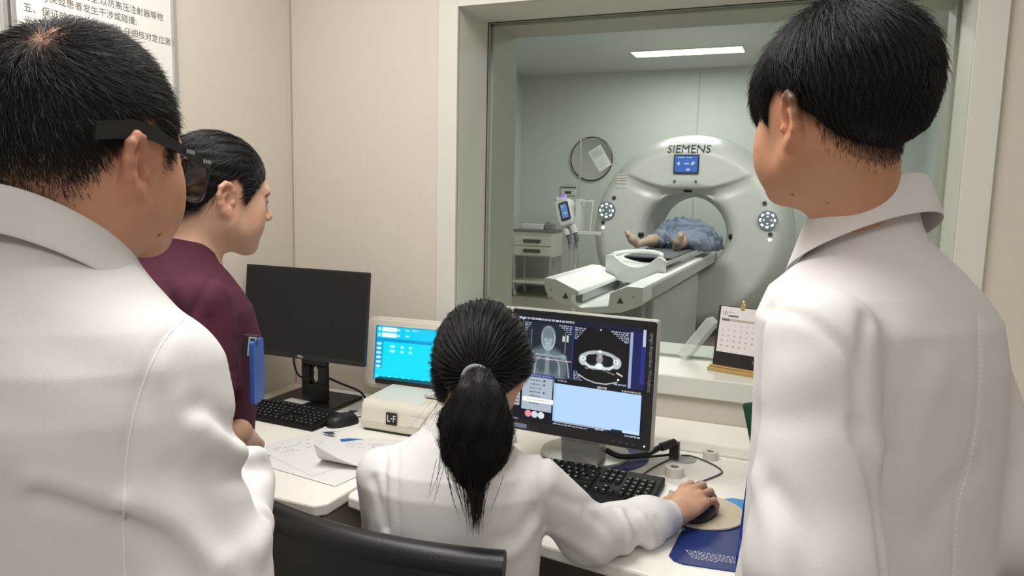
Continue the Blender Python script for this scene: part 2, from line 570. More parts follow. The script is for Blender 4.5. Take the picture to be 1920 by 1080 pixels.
# ---- gantry: a domed ring with a deep bore
GX, GY, GZ, GR = -1.31, 8.0, 1.10, 1.075
gan = thing('scanner_gantry', 'big round white scanner gantry with a blue screen above its bore', 'medical scanner', (GX, GY + 0.5, 0), 0)
NT = 288
prof = [(0.405, 0.95), (0.405, 0.60), (0.405, 0.34), (0.410, 0.25), (0.425, 0.17), (0.445, 0.11), (0.468, 0.065), (0.49, 0.035), (0.515, 0.018), (0.55, 0.008)]
prof += [(r_, 0.004 * (0.85 - r_) / 0.3) for r_ in np.linspace(0.57, 0.85, 22)]
prof += [(r_, 0.30 * ((r_ - 0.85) / 0.225) ** 2.3) for r_ in np.linspace(0.86, 1.03, 16)]
prof += [(1.05, 0.245), (1.064, 0.29), (1.072, 0.335), (1.075, 0.40)]
def gantry_y(x, z):
    """how far the front cover lies behind the gantry plane at x, z from the bore centre"""
    rr = math.hypot(x, z)
    y = float(np.interp(rr, [q_[0] for q_ in prof[1:]], [q_[1] for q_ in prof[1:]])) if rr > 0.41 else 0.0
    return y + visor(x, z, rr)
def visor(x, z, rr):
    # the visor over the bore stands proud, with a shadowed undercut below its curved lip
    y = 0.0
    if rr > 0.47 and abs(x) < 0.80:
        line = 0.475 + 0.20 * (x / 0.72) ** 2
        k = max(0.0, 1 - abs(x / 0.80) ** 3)
        s = 1 / (1 + math.exp(-max(-60, min(60, (z - line) / 0.006))))
        y -= 0.045 * k * s * (1 if rr < 0.9 else max(0, 1 - (rr - 0.9) / 0.15))
        u = max(0.0, min(1.0, (line - z) / 0.17))
        y += 0.06 * k * math.sin(PI * u) ** 2 * (1 if z > 0.2 else 0) * (1 - abs(x) / 0.82)
    return y
def conform(b, lift):
    b.v = [(p[0], GY + gantry_y(p[0] - GX, p[2] - GZ) - lift, p[2]) for p in b.v]
    return b
v = []; f = []
for (rr, yy) in prof:
    for i in range(NT):
        a = 2 * PI * i / NT
        x, z = rr * math.cos(a), rr * math.sin(a)
        y = yy + visor(x, z, rr)
        v.append((GX + x, GY + y, max(0.03, GZ + z)))
for j in range(len(prof) - 1):
    for i in range(NT):
        a, b_, c, d = j * NT + i, j * NT + (i + 1) % NT, (j + 1) * NT + (i + 1) % NT, (j + 1) * NT + i
        f.append((a, d, c, b_))
mi = [1 if prof[j][0] < 0.43 else 0 for j in range(len(prof) - 1) for i in range(NT)]
mesh_obj('front_cover', v, f, [M_cover, M_cover2], gan, 60, mi, world=True)
v = []; f = []
for (rr, yy) in [(1.075, 0.40), (1.082, 0.405), (1.082, 0.93), (1.04, 1.0), (0.62, 1.05), (0.5, 1.0), (0.405, 0.95)]:
    for i in range(NT):
        a = 2 * PI * i / NT
        v.append((GX + rr * math.cos(a), GY + yy, max(0.0, GZ + rr * math.sin(a))))
for j in range(6):
    for i in range(NT):
        a, b_, c, d = j * NT + i, j * NT + (i + 1) % NT, (j + 1) * NT + (i + 1) % NT, (j + 1) * NT + i
        f.append((a, d, c, b_))
mesh_obj('rear_cover', v, f, M_cover, gan, 45, world=True)
FY = GY - 0.036
XZ = lambda x, z, y=FY: frame((x, y, z), (1, 0, 0), (0, 0, 1))
conform(MB().text('SIEMENS', 0.122, XZ(GX + 0.01, 2.0, GY), 0), 0.014).build('lettering', M_text, gan, world=True)
b = MB()
b.cbox((GX - 0.005, GY - 0.045, 1.845), (0.26, 0.04, 0.195), 0)
Mt = XZ(GX - 0.005, 1.845, GY - 0.0656)
b.rect(-0.118, 0.118, -0.086, 0.086, 0, 1, Mt)
b.rect(-0.09, -0.02, 0.062, 0.072, 0.001, 2, Mt); b.rect(0.0, 0.06, 0.062, 0.070, 0.001, 2, Mt)
b.rect(-0.02, 0.03, -0.004, 0.010, 0.001, 2, Mt); b.rect(0.0, 0.04, -0.07, -0.048, 0.001, 2, Mt)
b.prism([(-0.10, 0.004), (-0.075, 0.026), (-0.06, 0.004), (-0.075, -0.018)], 0.0005, 0.001, 2, Mt)
b.prism([(0.045, -0.012), (0.075, -0.012), (0.095, 0.02), (0.06, 0.024)], 0.0005, 0.001, 2, Mt)
b.build('display', [M_blk, M_blue, M_blue2], gan, world=True)
for dx in (-0.12, 0.10):
    MB().cyl((GX + dx, GY - 0.03, 1.665), (GX + dx, GY - 0.055, 1.665), 0.012).build('indicator', M_text, gan, world=True)
def pad(x, z, y):
    b = MB()
    b.cyl((x, y + 0.02, z), (x, y - 0.012, z), 0.098, 0, 32)
    Mt = XZ(x, z, y - 0.013)
    for i in range(8):      # ring of lit arrow keys round four inner keys
        a = rad(45 * i)
        c, s = math.cos(a), math.sin(a)
        p = lambda u, w_: (c * u - s * w_, s * u + c * w_)
        b.prism([p(0.082, -0.012), p(0.082, 0.012), p(0.060, 0.019), p(0.060, -0.019)], 0, 0.003, 1, Mt)
        if i % 2 == 0:
            b.prism([p(0.048, 0.0), p(0.030, 0.013), p(0.030, -0.013)], 0, 0.003, 1, Mt)
    b.build('control_pad', [mat('pad_grey', (0.22, 0.24, 0.27), 0.4), M_led], gan, world=True)
GYs = lambda x, z: GY + gantry_y(x - GX, z - GZ)
pad(-2.165, 1.335, GYs(-2.12, 1.335) - 0.01); pad(-0.475, 1.285, GYs(-0.52, 1.285) - 0.01)
for (x, z) in ((-2.09, 1.475), (-0.515, 1.455), (-0.44, 1.14), (-2.205, 1.20)):
    y = GYs(x, z)
    MB().cyl((x, y + 0.03, z), (x, y - 0.012, z), 0.022).build('knob', M_text, gan, world=True)
for (x, z) in ((-2.205, 1.145), (-0.44, 1.085)):
    y = GYs(x, z)
    MB().cyl((x, y + 0.03, z), (x, y - 0.012, z), 0.02).build('indicator', M_led, gan, world=True)
for (x, z, d) in ((GX + 0.01, GZ + 0.475, (0.09, 0.05, 0.05)), (GX - 0.475, GZ - 0.02, (0.06, 0.06, 0.05)), (GX + 0.475, GZ + 0.0, (0.04, 0.05, 0.06))):
    MB().cbox((x, GY + 0.05, z), d).build('laser_window', M_blk, gan, bevel=0.012, world=True)
b = MB(); Mt = XZ(-2.01, 1.66, GYs(-2.01, 1.66) - 0.012)
b.box(-0.055, 0.055, -0.075, 0.075, -0.03, 0.002, 0, Mt)
for k, zz in enumerate((0.06, 0.03, 0.005, -0.03)):
    b.rect(-0.05, 0.05, zz - 0.006, zz + 0.004, 0.003, 1, Mt)
b.build('sticker', [mat('sticker_paper', (0.68, 0.66, 0.63), 0.6), mat('sticker_print', (0.42, 0.33, 0.32), 0.6)], gan, world=True)

# ---- patient table in front of the gantry
tab = thing('scanner_table', 'white scanner table reaching from the gantry towards the window', 'scanner table', (-1.33, 5.6, 0), 0)
TX0, TX1 = -1.665, -0.995
def endface(zt=0.0):
    # outline of the end housing seen from the foot (x, z): wide on top, rounded below
    return [(TX0, 0.93), (TX0 + 0.01, 0.86), (TX0 + 0.10, 0.79), (TX0 + 0.24, 0.745), (TX0 + 0.38, 0.735), (TX1 - 0.14, 0.75), (TX1 - 0.03, 0.80), (TX1, 0.83), (TX1, 0.925)]
# right rail, left rail and floor of the trough: one housing
b = MB()
Mxz = Matrix(((1, 0, 0, 0), (0, 0, 1, 0), (0, 1, 0, 0), (0, 0, 0, 1)))   # prism axis z -> world y
def xz_prism(b, pts, y0, y1, m=0):
    n = len(pts)
    v = [(p[0], y0, p[1]) for p in pts] + [(p[0], y1, p[1]) for p in pts]
    b.add(v, [tuple(range(n)), tuple(range(2 * n - 1, n - 1, -1))] + [((i + 1) % n, i, n + i, n + (i + 1) % n) for i in range(n)], m)
low = [(TX0, 0.90), (TX0 + 0.012, 0.85), (TX0 + 0.10, 0.785), (TX0 + 0.24, 0.742), (TX0 + 0.38, 0.735), (TX1 - 0.14, 0.75), (TX1 - 0.03, 0.795), (TX1, 0.82)]
prof_front = low + [(TX1, 0.925), (TX1 - 0.10, 0.927), (TX1 - 0.215, 0.875), (TX1 - 0.225, 0.79), (TX1 - 0.40, 0.765), (TX0 + 0.20, 0.79), (TX0 + 0.20, 0.88), (TX0 + 0.08, 0.94), (TX0 + 0.01, 0.945)]
xz_prism(b, prof_front, 4.62, 4.70)
xz_prism(b, low + [(TX1, 0.925), (TX1 - 0.10, 0.927), (TX1 - 0.215, 0.875), (TX1 - 0.225, 0.79), (TX1 - 0.40, 0.765), (TX0 + 0.20, 0.79), (TX0 + 0.20, 0.86), (TX0, 0.90)], 4.70, 5.95)
b.build('housing', M_tblw, tab, bevel=0.008, world=True)
b = MB()
xz_prism(b, [(TX1, 0.83), (TX1, 0.925), (TX1 - 0.10, 0.927), (TX1 - 0.10, 0.83)], 5.95, 8.3)
xz_prism(b, [(TX0 + 0.10, 0.83), (TX0 + 0.10, 0.90), (TX0 + 0.20, 0.90), (TX0 + 0.20, 0.83)], 5.95, 8.3)
b.build('side_rail', M_tblw, tab, bevel=0.005, world=True)
MB().box(TX1 - 0.006, TX1 + 0.003, 4.9, 8.3, 0.815, 0.905).build('side_panel', M_tblg, tab, bevel=0.004, world=True)
# sloped white lid over the left half of the foot end
b = MB()
xz_prism(b, [(TX0 + 0.003, 0.915), (TX0 + 0.01, 0.95), (TX0 + 0.085, 0.945), (TX0 + 0.25, 0.875), (TX0 + 0.255, 0.845), (TX0 + 0.20, 0.845)], 4.60, 5.72)
b.build('lid', M_tblw, tab, bevel=0.01, seg=3, world=True)
MB().box(TX0 + 0.20, TX0 + 0.245, 4.71, 5.70, 0.79, 0.845).build('drive_rail', mat('rail_steel', (0.25, 0.27, 0.26), 0.3, metal=0.6), tab, world=True)
MB().cbox((TX0 + 0.19, 5.76, 0.96), (0.06, 0.10, 0.09)).build('latch', mat('dark_grey_plastic', (0.08, 0.085, 0.085), 0.5), tab, bevel=0.01, world=True)
for (x, z) in ((TX0 + 0.155, 0.835), (TX1 - 0.145, 0.83)):
    MB().prism([(-0.022, -0.018), (0.022, -0.018), (0, 0.022)], 0, 0.002, 0, XZ(x, z, 4.619)).build('warning_sign', mat('sign_dark', (0.12, 0.11, 0.06), 0.6), tab, world=True)
for (x, z) in ((TX0 + 0.05, 0.87), (TX1 - 0.06, 0.86)):
    MB().lathe([(0.008, 0), (0.008, 0.003)], 10, 0, XZ(x, z, 4.619)).build('screw', M_tblg, tab, world=True)
# cradle: foot-end cover with a concave dark opening, then the carbon board running into the bore
b = MB()
cx = -1.275; hw = 0.232
arc = [(cx - hw * 0.74 + 2 * hw * 0.74 * i / 16, 1.045 - 0.085 * (1 - ((i - 8) / 8) ** 2)) for i in range(17)]
xz_prism(b, [(cx - hw, 0.93), (cx - hw * 0.93, 0.86), (cx + hw * 0.2, 0.82), (cx + hw * 0.93, 0.86), (cx + hw, 0.93), (cx + hw, 1.02), (cx + hw * 0.84, 1.045)] + arc[::-1] + [(cx - hw * 0.84, 1.05), (cx - hw, 1.035)], 5.58, 5.64)
b.build('cradle_end', M_tblw, tab, bevel=0.008, world=True)
b = MB()
N = 16
for j in range(N):
    xa, xb = -hw + 2 * hw * j / N, -hw + 2 * hw * (j + 1) / N
    za, zb = (0.955 + 0.05 * (u / hw) ** 2 for u in (xa, xb))
    b.add([(cx + xa, 5.64, za), (cx + xb, 5.64, zb), (cx + xb, 9.3, zb), (cx + xa, 9.3, za), (cx + xa, 5.64, za - 0.03), (cx + xb, 5.64, zb - 0.03), (cx + xb, 9.3, zb - 0.03), (cx + xa, 9.3, za - 0.03)],
          [(0, 1, 2, 3), (7, 6, 5, 4), (0, 4, 5, 1), (3, 2, 6, 7)] + ([(0, 3, 7, 4)] if j == 0 else []) + ([(1, 5, 6, 2)] if j == N - 1 else []))
b.build('board', mat('carbon_board', (0.55, 0.56, 0.56), 0.5), tab, smooth=60, world=True)
# rim that closes the opening of the foot end like a hoop
rim = [(cx + hw * 0.80 * math.cos(a), 5.62 + 0.34 * math.sin(a), 1.045 + 0.01 * math.sin(a)) for a in np.linspace(0, PI, 20)]
MB().tube(rim, 0.016).build('cradle_rim', M_tblw, tab, world=True)
b = MB(); b.box(-1.52, -1.02, 5.05, 7.6, 0.0, 0.10)
b.box(-1.50, -1.05, 5.25, 7.4, 0.10, 0.76)
b.build('pedestal', M_tblg, tab, bevel=0.02, world=True)
MB().box(-1.4, -1.1, 5.1, 5.26, 0.1, 0.745).build('bellows', mat('bellows_grey', (0.36, 0.38, 0.37), 0.6), tab, bevel=0.01, world=True)
tag(MB().box(cx - 0.20, cx + 0.20, 6.05, 7.9, 0.992, 1.006).build('mattress_pad', mat('dark_mattress', (0.06, 0.065, 0.075), 0.7, bump=0.3, bscale=30), None, bevel=0.005), 'dark thin mattress pad under the lying patient', 'mattress')

# ---- injector on its stand
inj = thing('contrast_injector', 'white tilted contrast injector with lit screen on a thin pole', 'medical injector', (-2.50, 8.0, 0), 0)
M_ip = mat('injector_white', (0.70, 0.71, 0.69), 0.4)
MB().cyl((-2.535, 8.06, 0.05), (-2.535, 8.06, 1.3), 0.028).build('column', M_ip, inj, world=True)
b = MB()
for a in range(5):
    an = rad(72 * a + 20); b.tube([(-2.535, 8.06, 0.09), (-2.535 + 0.15 * math.cos(an), 8.06 + 0.15 * math.sin(an), 0.08), (-2.535 + 0.28 * math.cos(an), 8.06 + 0.28 * math.sin(an), 0.06)], 0.02)
    b.lathe([(0.0, 0.0), (0.03, 0.01), (0.03, 0.05), (0, 0.06)], 10, 0, Matrix.Translation((-2.535 + 0.28 * math.cos(an), 8.06 + 0.28 * math.sin(an), 0)))
b.build('wheel_base', M_ip, inj, world=True)
MB().cyl((-2.515, 8.07, 1.25), (-2.515, 8.07, 2.13), 0.0095, 0, 10).build('drip_pole', M_alu, inj, world=True)
HM = frame((-2.625, 7.95, 1.275), (0.93, -0.15, 0.10), (-0.20, 0.12, 0.95)) @ Matrix.Rotation(rad(12), 4, 'Z')
b = MB()
b.prism([(-0.09, 0.14), (-0.04, 0.185), (0.05, 0.185), (0.10, 0.14), (0.115, -0.08), (0.09, -0.14), (-0.06, -0.14), (-0.085, -0.06)], -0.09, 0.08, 0, HM)
b.build('injector_head', M_ip, inj, bevel=0.025, seg=3, world=True)
for dx in (-0.04, 0.055):
    MB().cyl(tuple(HM @ Vector((dx, -0.13, 0))), tuple(HM @ Vector((dx + 0.012, -0.235, 0.0))), 0.048, 0, 16, 0.040).build('syringe_sleeve', M_ip, inj, world=True)
    MB().cyl(tuple(HM @ Vector((dx + 0.012, -0.235, 0))), tuple(HM @ Vector((dx + 0.02, -0.33, 0.0))), 0.026, 0, 12, 0.018).build('syringe', mat('syringe_dark', (0.16, 0.15, 0.18), 0.3), inj, world=True)
b = MB(); Ms = HM @ Matrix.Translation((0.035, 0.025, 0.081))
b.prism(rrect(0.115, 0.205, 0.015), -0.004, 0.008, 0, Ms); b.rect(-0.040, 0.040, -0.078, 0.082, 0.0086, 1, Ms); b.rect(-0.03, 0.0, 0.05, 0.06, 0.009, 2, Ms); b.rect(-0.02, 0.03, -0.03, -0.02, 0.009, 2, Ms)
b.build('screen', [mat('screen_rim_dark', (0.03, 0.04, 0.06), 0.3), emis('screen_steel_blue', (0.15, 0.28, 0.62), 0.9), M_blue2], inj, world=True)
o = MB().lathe([(0.0, 0.03), (0.03, 0.022), (0.042, 0)], 16, 0, HM @ Matrix.Translation((0.02, 0.195, 0.0)) @ Matrix.Rotation(rad(-90), 4, 'X')).build('status_lamp', emis('lamp_purple', (0.32, 0.16, 0.95), 1.4), inj, smooth=True, world=True)
MB().cyl(tuple(HM @ Vector((-0.06, 0.17, 0))), tuple(HM @ Vector((-0.075, 0.215, 0))), 0.028, 0, 12).build('plunger_knob', mat('knob_pale', (0.6, 0.5, 0.45), 0.5), inj, world=True)
b = MB(); b.box(-2.52, -2.20, 7.90, 7.94, 1.06, 1.10); b.box(-2.50, -2.44, 7.90, 8.06, 1.10, 1.45); b.box(-2.47, -2.30, 7.91, 7.94, 1.42, 1.445)
b.tube([(-2.305, 7.925, 1.44), (-2.31, 7.925, 1.36), (-2.325, 7.925, 1.2), (-2.33, 7.925, 1.10)], 0.012)
b.build('bracket', M_ip, inj, bevel=0.008, world=True)
b = MB()
for (x, dx) in ((-2.60, 0.03), (-2.56, -0.02), (-2.52, 0.05), (-2.50, 0.02), (-2.575, 0.06)):
    b.tube(catmull([(x, 7.97, 1.03), (x + dx * 0.5, 7.97, 0.92), (x + dx, 7.98, 0.78), (x + dx * 0.6, 8.0, 0.60)], 4), 0.006, 0, 6)
b.build('tubing', mat('clear_tubing', (0.42, 0.41, 0.45), 0.2), inj, world=True)
o = tag(MB().prism(rrect(0.22, 0.16, 0.03), 0, 0.16, 0, Matrix.Translation((-2.53, 8.55, 0.0))).prism(rrect(0.22, 0.16, 0.03), 0.16, 0.60, 0, Matrix.Translation((-2.53, 8.55, 0.0))).build('waste_bin', mat('bin_yellow', (0.62, 0.60, 0.36), 0.5), None, bevel=0.01), 'small pale yellow bin behind the injector stand', 'bin')

# ---- drawer cart by the far wall
crt = thing('drawer_cart', 'white medical cart with two dark handled drawers by the far wall', 'cart', (-3.79, 10.2, 0), 0)
CX0, CX1, CY0, CY1 = -4.09, -3.49, 9.98, 10.45
M_cart = mat('cart_cream', (0.66, 0.65, 0.58), 0.45)
for x in (CX0 + 0.02, CX1 - 0.02):
    for y in (CY0 + 0.02, CY1 - 0.02):
        MB().box(x - 0.015, x + 0.015, y - 0.015, y + 0.015, 0.09, 0.96).build('post', M_alu, crt, world=True)
MB().box(CX0 - 0.02, CX1 + 0.02, CY0 - 0.02, CY1 + 0.02, 0.955, 0.985).build('worktop', mat('worktop_grey', (0.20, 0.20, 0.20), 0.5), crt, bevel=0.006, world=True)
MB().box(CX0, CX1, CY0, CY1, 0.60, 0.955).build('carcass', M_cart, crt, world=True)
MB().box(CX0, CX1, CY0, CY1, 0.20, 0.235).build('shelf', M_cart, crt, bevel=0.005, world=True)
for z in (0.755, 0.615):
    d = MB().box(CX0 + 0.01, CX1 - 0.01, CY0 - 0.02, CY0, z, z + 0.125).build('drawer', M_cart, crt, bevel=0.006, world=True)
    MB().prism(rrect(0.27, 0.05, 0.022), 0, 0.014, 0, frame(((CX0 + CX1) / 2, CY0 - 0.018, z + 0.068), (1, 0, 0), (0, 0, 1))).build('handle', mat('handle_dark', (0.09, 0.09, 0.085), 0.5), d, world=True)
for x in (CX0 + 0.03, CX1 - 0.03):
    for y in (CY0 + 0.03, CY1 - 0.03):
        MB().cyl((x - 0.012, y, 0.045), (x + 0.012, y, 0.045), 0.045).build('caster', M_tblg, crt, world=True)
tag(MB().prism(rrect(0.34, 0.22, 0.02), 0, 0.075, 0, Matrix.Translation((-3.86, 10.22, 0.986))).build('supply_box', M_white, None, bevel=0.006), 'white supply box lying on the far cart', 'box')
b = MB(); b.prism(rrect(0.13, 0.12, 0.02), 0, 0.085, 0, Matrix.Translation((-3.60, 10.2, 0.986))); b.cyl((-3.63, 10.2, 1.07), (-3.63, 10.2, 1.10), 0.03)
tag(b.build('device', mat('device_grey', (0.28, 0.28, 0.27), 0.5), None, bevel=0.006), 'small grey device beside the white box on the cart', 'device')

# ---- round mirror with a taped sheet, and a wall outlet
mir = thing('round_mirror', 'round dark rimmed mirror high on the scanner room wall', 'mirror', (-3.125, SY, 2.026), 0)
MY = frame((-3.125, SY - 0.002, 2.026), (1, 0, 0), (0, 0, 1))
MB().lathe([(0.306, 0), (0.318, 0.006), (0.318, 0.03), (0.308, 0.036), (0.304, 0.02)], 64, 0, MY).build('rim', mat('mirror_rim', (0.055, 0.03, 0.028), 0.35), mir, world=True)
MB().lathe([(0.0, 0.030), (0.10, 0.0296), (0.20, 0.0285), (0.305, 0.0265)], 64, 0, MY).build('mirror_glass', mat('mirror', (0.72, 0.72, 0.70), 0.08, metal=1.0), mir, smooth=True, world=True)
for x in (-0.12, 0.0, 0.05):
    MB().cbox((-3.125 + x, SY - 0.03, 2.026 + 0.29), (0.03, 0.02, 0.03)).build('clip', M_alu, mir, bevel=0.003, world=True)
Mp = XZ(-2.99, 2.03, SY - 0.045) @ Matrix.Rotation(rad(33), 4, 'Z')
b = MB(); b.box(-0.105, 0.105, -0.17, 0.17, 0, 0.003, 0, Mp); b.rect(-0.085, 0.085, 0.03, 0.15, 0.004, 1, Mp)
for k in range(6): b.rect(-0.07, 0.06, 0.05 + 0.015 * k, 0.055 + 0.015 * k, 0.0045, 2, Mp)
for k in range(5): b.rect(-0.07, 0.05, -0.12 + 0.025 * k, -0.115 + 0.025 * k, 0.004, 2, Mp)
tag(b.build('paper_sheet', [mat('sheet_white', (0.82, 0.84, 0.84), 0.6), mat('sheet_tint', (0.66, 0.69, 0.70), 0.6), mat('pale_print', (0.52, 0.54, 0.55), 0.7)]), 'tilted white printed sheet taped over the round mirror', 'paper')
b = MB(); b.box(-3.58, -3.36, SY - 0.02, SY, 1.49, 1.60); b.box(-3.59, -3.35, SY - 0.03, SY, 1.60, 1.615, 1); b.rect(-0.05, 0.05, -0.02, 0.02, 0, 1, XZ(-3.47, 1.53, SY - 0.021))
tag(b.build('wall_fitting', [M_cover, M_text]), 'small white wall fitting with dark top behind the injector', 'wall fitting')

# ================================================================== desks and what stands on them
M_desk = mat('desk_laminate', (0.88, 0.86, 0.79), 0.45, spec=0.4)
M_cab = mat('desk_cabinet', (0.52, 0.47, 0.38), 0.5)
DZ = 0.76
d1 = thing('desk', 'white laminate desk under the dark monitor, its cornered edge by the loose papers', 'desk', (-1.42, 1.78, 0), 0)
MB().prism([(-1.807, 1.375), (-1.052, 1.362), (-1.030, 1.385), (-1.026, 2.245), (-1.807, 2.245)], DZ - 0.03, DZ, 0).build('desktop', M_desk, d1, bevel=0.005, world=True)
MB().prism([(-1.79, 1.40), (-1.10, 1.39), (-1.07, 1.40), (-1.055, 1.43), (-1.05, 2.23), (-1.79, 2.23)], 0.0, DZ - 0.05, 0).build('cabinet', M_cab, d1, bevel=0.006, world=True)
MB().box(-1.78, -1.065, 1.40, 2.22, DZ - 0.05, DZ - 0.03).build('spacer', M_dark, d1, world=True)
d2 = thing('desk', 'white laminate desk under the lit scan monitor, joined to the first desk', 'desk', (-0.2, 1.8, 0), 0)
MB().prism([(-1.021, 1.462), (-1.012, 1.443), (-0.96, 1.432), (-0.52, 1.412), (-0.25, 1.376), (0.9, 1.37), (0.9, 2.245), (-1.021, 2.245)], DZ - 0.03, DZ, 0).build('desktop', M_desk, d2, bevel=0.006, world=True)
b = MB(); b.box(-1.012, -0.80, 1.50, 2.2, 0, DZ - 0.03); b.build('cabinet', M_cab, d2, bevel=0.006, world=True)
b = MB(); b.box(0.86, 0.9, 1.42, 2.2, 0, DZ - 0.03); b.build('side_panel', M_cab, d2, world=True)
b = MB(); b.box(-0.80, 0.86, 2.05, 2.08, 0.12, DZ - 0.03); b.build('modesty_panel', mat('panel_grey', (0.25, 0.23, 0.20), 0.6), d2, world=True)
b = MB(); b.add([(-1.0, 2.13, DZ), (0.9, 2.13, DZ), (0.9, 2.248, DZ), (-1.0, 2.248, DZ), (-1.0, 2.135, DZ + 0.035), (0.9, 2.135, DZ + 0.035), (0.9, 2.248, DZ + 0.062), (-1.0, 2.248, DZ + 0.062)],
      [(0, 3, 2, 1), (4, 5, 6, 7), (0, 1, 5, 4), (1, 2, 6, 5), (2, 3, 7, 6), (3, 0, 4, 7)])
b.build('back_rail', M_desk, d2, bevel=0.006, world=True)
b = MB(); b.lathe([(0.026, 0), (0.034, 0.0012), (0.032, 0.0025), (0.0, 0.003)], 28, 0, Matrix.Translation((-0.305, 2.062, DZ)))
b.build('cable_grommet', mat('grommet_grey', (0.42, 0.42, 0.40), 0.4), d2, world=True)

M_bez = mat('monitor_black', (0.010, 0.010, 0.011), 0.42)
M_off = mat('screen_off', (0.011, 0.011, 0.012), 0.30, spec=0.35)
M_silver = mat('silver_plastic', (0.44, 0.44, 0.42), 0.35, metal=0.3)
M_prt = mat('white_print', (0.75, 0.75, 0.75), 0.6)

def panel(name_root, root, c, yaw, tilt, w, h, depth, bz, body, screen_m):
    """flat panel: housing with a bulged back and a sunk screen. returns the matrix of its face (x right, y up, z to the viewer)"""
    x = Vector((math.cos(yaw), math.sin(yaw), 0)); n = Vector((math.sin(yaw), -math.cos(yaw), 0))
    u = Vector((0, 0, 1)) * math.cos(tilt) - n * math.sin(tilt)
    return frame(c, x, u)

# ---- dark monitor on a black stand
m1 = thing('monitor', 'black switched-off monitor on a square black stand in the corner', 'monitor', (-1.575, 1.99, DZ), 0)
W, H = 0.485, 0.297
FM = panel('', m1, (-1.525, 1.935, 1.097), rad(-0.3), rad(5.5), W, H, 0, 0, None, None)
b = MB(); b.prism(rrect(W, H, 0.004), -0.016, 0.0, 0, FM); b.prism(rrect(W * 0.8, H * 0.8, 0.03), -0.034, -0.016, 0, FM)
b.build('housing', M_bez, m1, bevel=0.002, world=True)
MB().rect(-W / 2 + 0.007, W / 2 - 0.007, -H / 2 + 0.017, H / 2 - 0.007, 0.0006, 0, FM).build('screen', M_off, m1, world=True)
MB().text('DELL', 0.0105, FM @ Matrix.Translation((-0.003, -H / 2 + 0.0085, 0.0008)), 0).build('logo', M_prt, m1, world=True)
b = MB()      # neck with a round cable hole
for (z0, z1, x0, x1) in ((0.775, 0.838, -0.050, 0.050), (0.838, 0.902, -0.050, -0.014), (0.838, 0.902, 0.018, 0.050), (0.902, 1.12, -0.050, 0.050)):
    b.box(-1.558 + x0, -1.558 + x1, 2.025, 2.05, z0, z1)
b.box(-1.60, -1.50, 1.965, 2.03, 1.04, 1.12)
b.build('neck', M_bez, m1, bevel=0.004, world=True)
ring = [( -1.556 + 0.018 * math.cos(a), 2.0375, 0.870 + 0.033 * math.sin(a)) for a in np.linspace(0, 2 * PI, 24, endpoint=False)]
MB().tube(ring, 0.0055, 0, 8, True).build('cable_ring', M_bez, m1, world=True)
MB().prism(rrect(0.27, 0.19, 0.006, 4, -1.588, 2.075), DZ, DZ + 0.014).build('foot', M_bez, m1, bevel=0.004, world=True)
b = MB()
b.tube(catmull([(-1.60, 2.0, 1.0), (-1.615, 1.995, 0.93), (-1.60, 2.0, 0.87), (-1.56, 2.015, 0.86), (-1.545, 2.01, 0.885)], 6), 0.0035)
b.tube(catmull([(-1.54, 2.06, 0.86), (-1.50, 2.10, 0.83), (-1.44, 2.13, 0.80), (-1.40, 2.12, 0.768), (-1.36, 2.09, 0.764)], 6), 0.004)
tag(b.build('monitor_cable', M_bez), 'black cable looping through the stand of the switched-off monitor', 'cable')

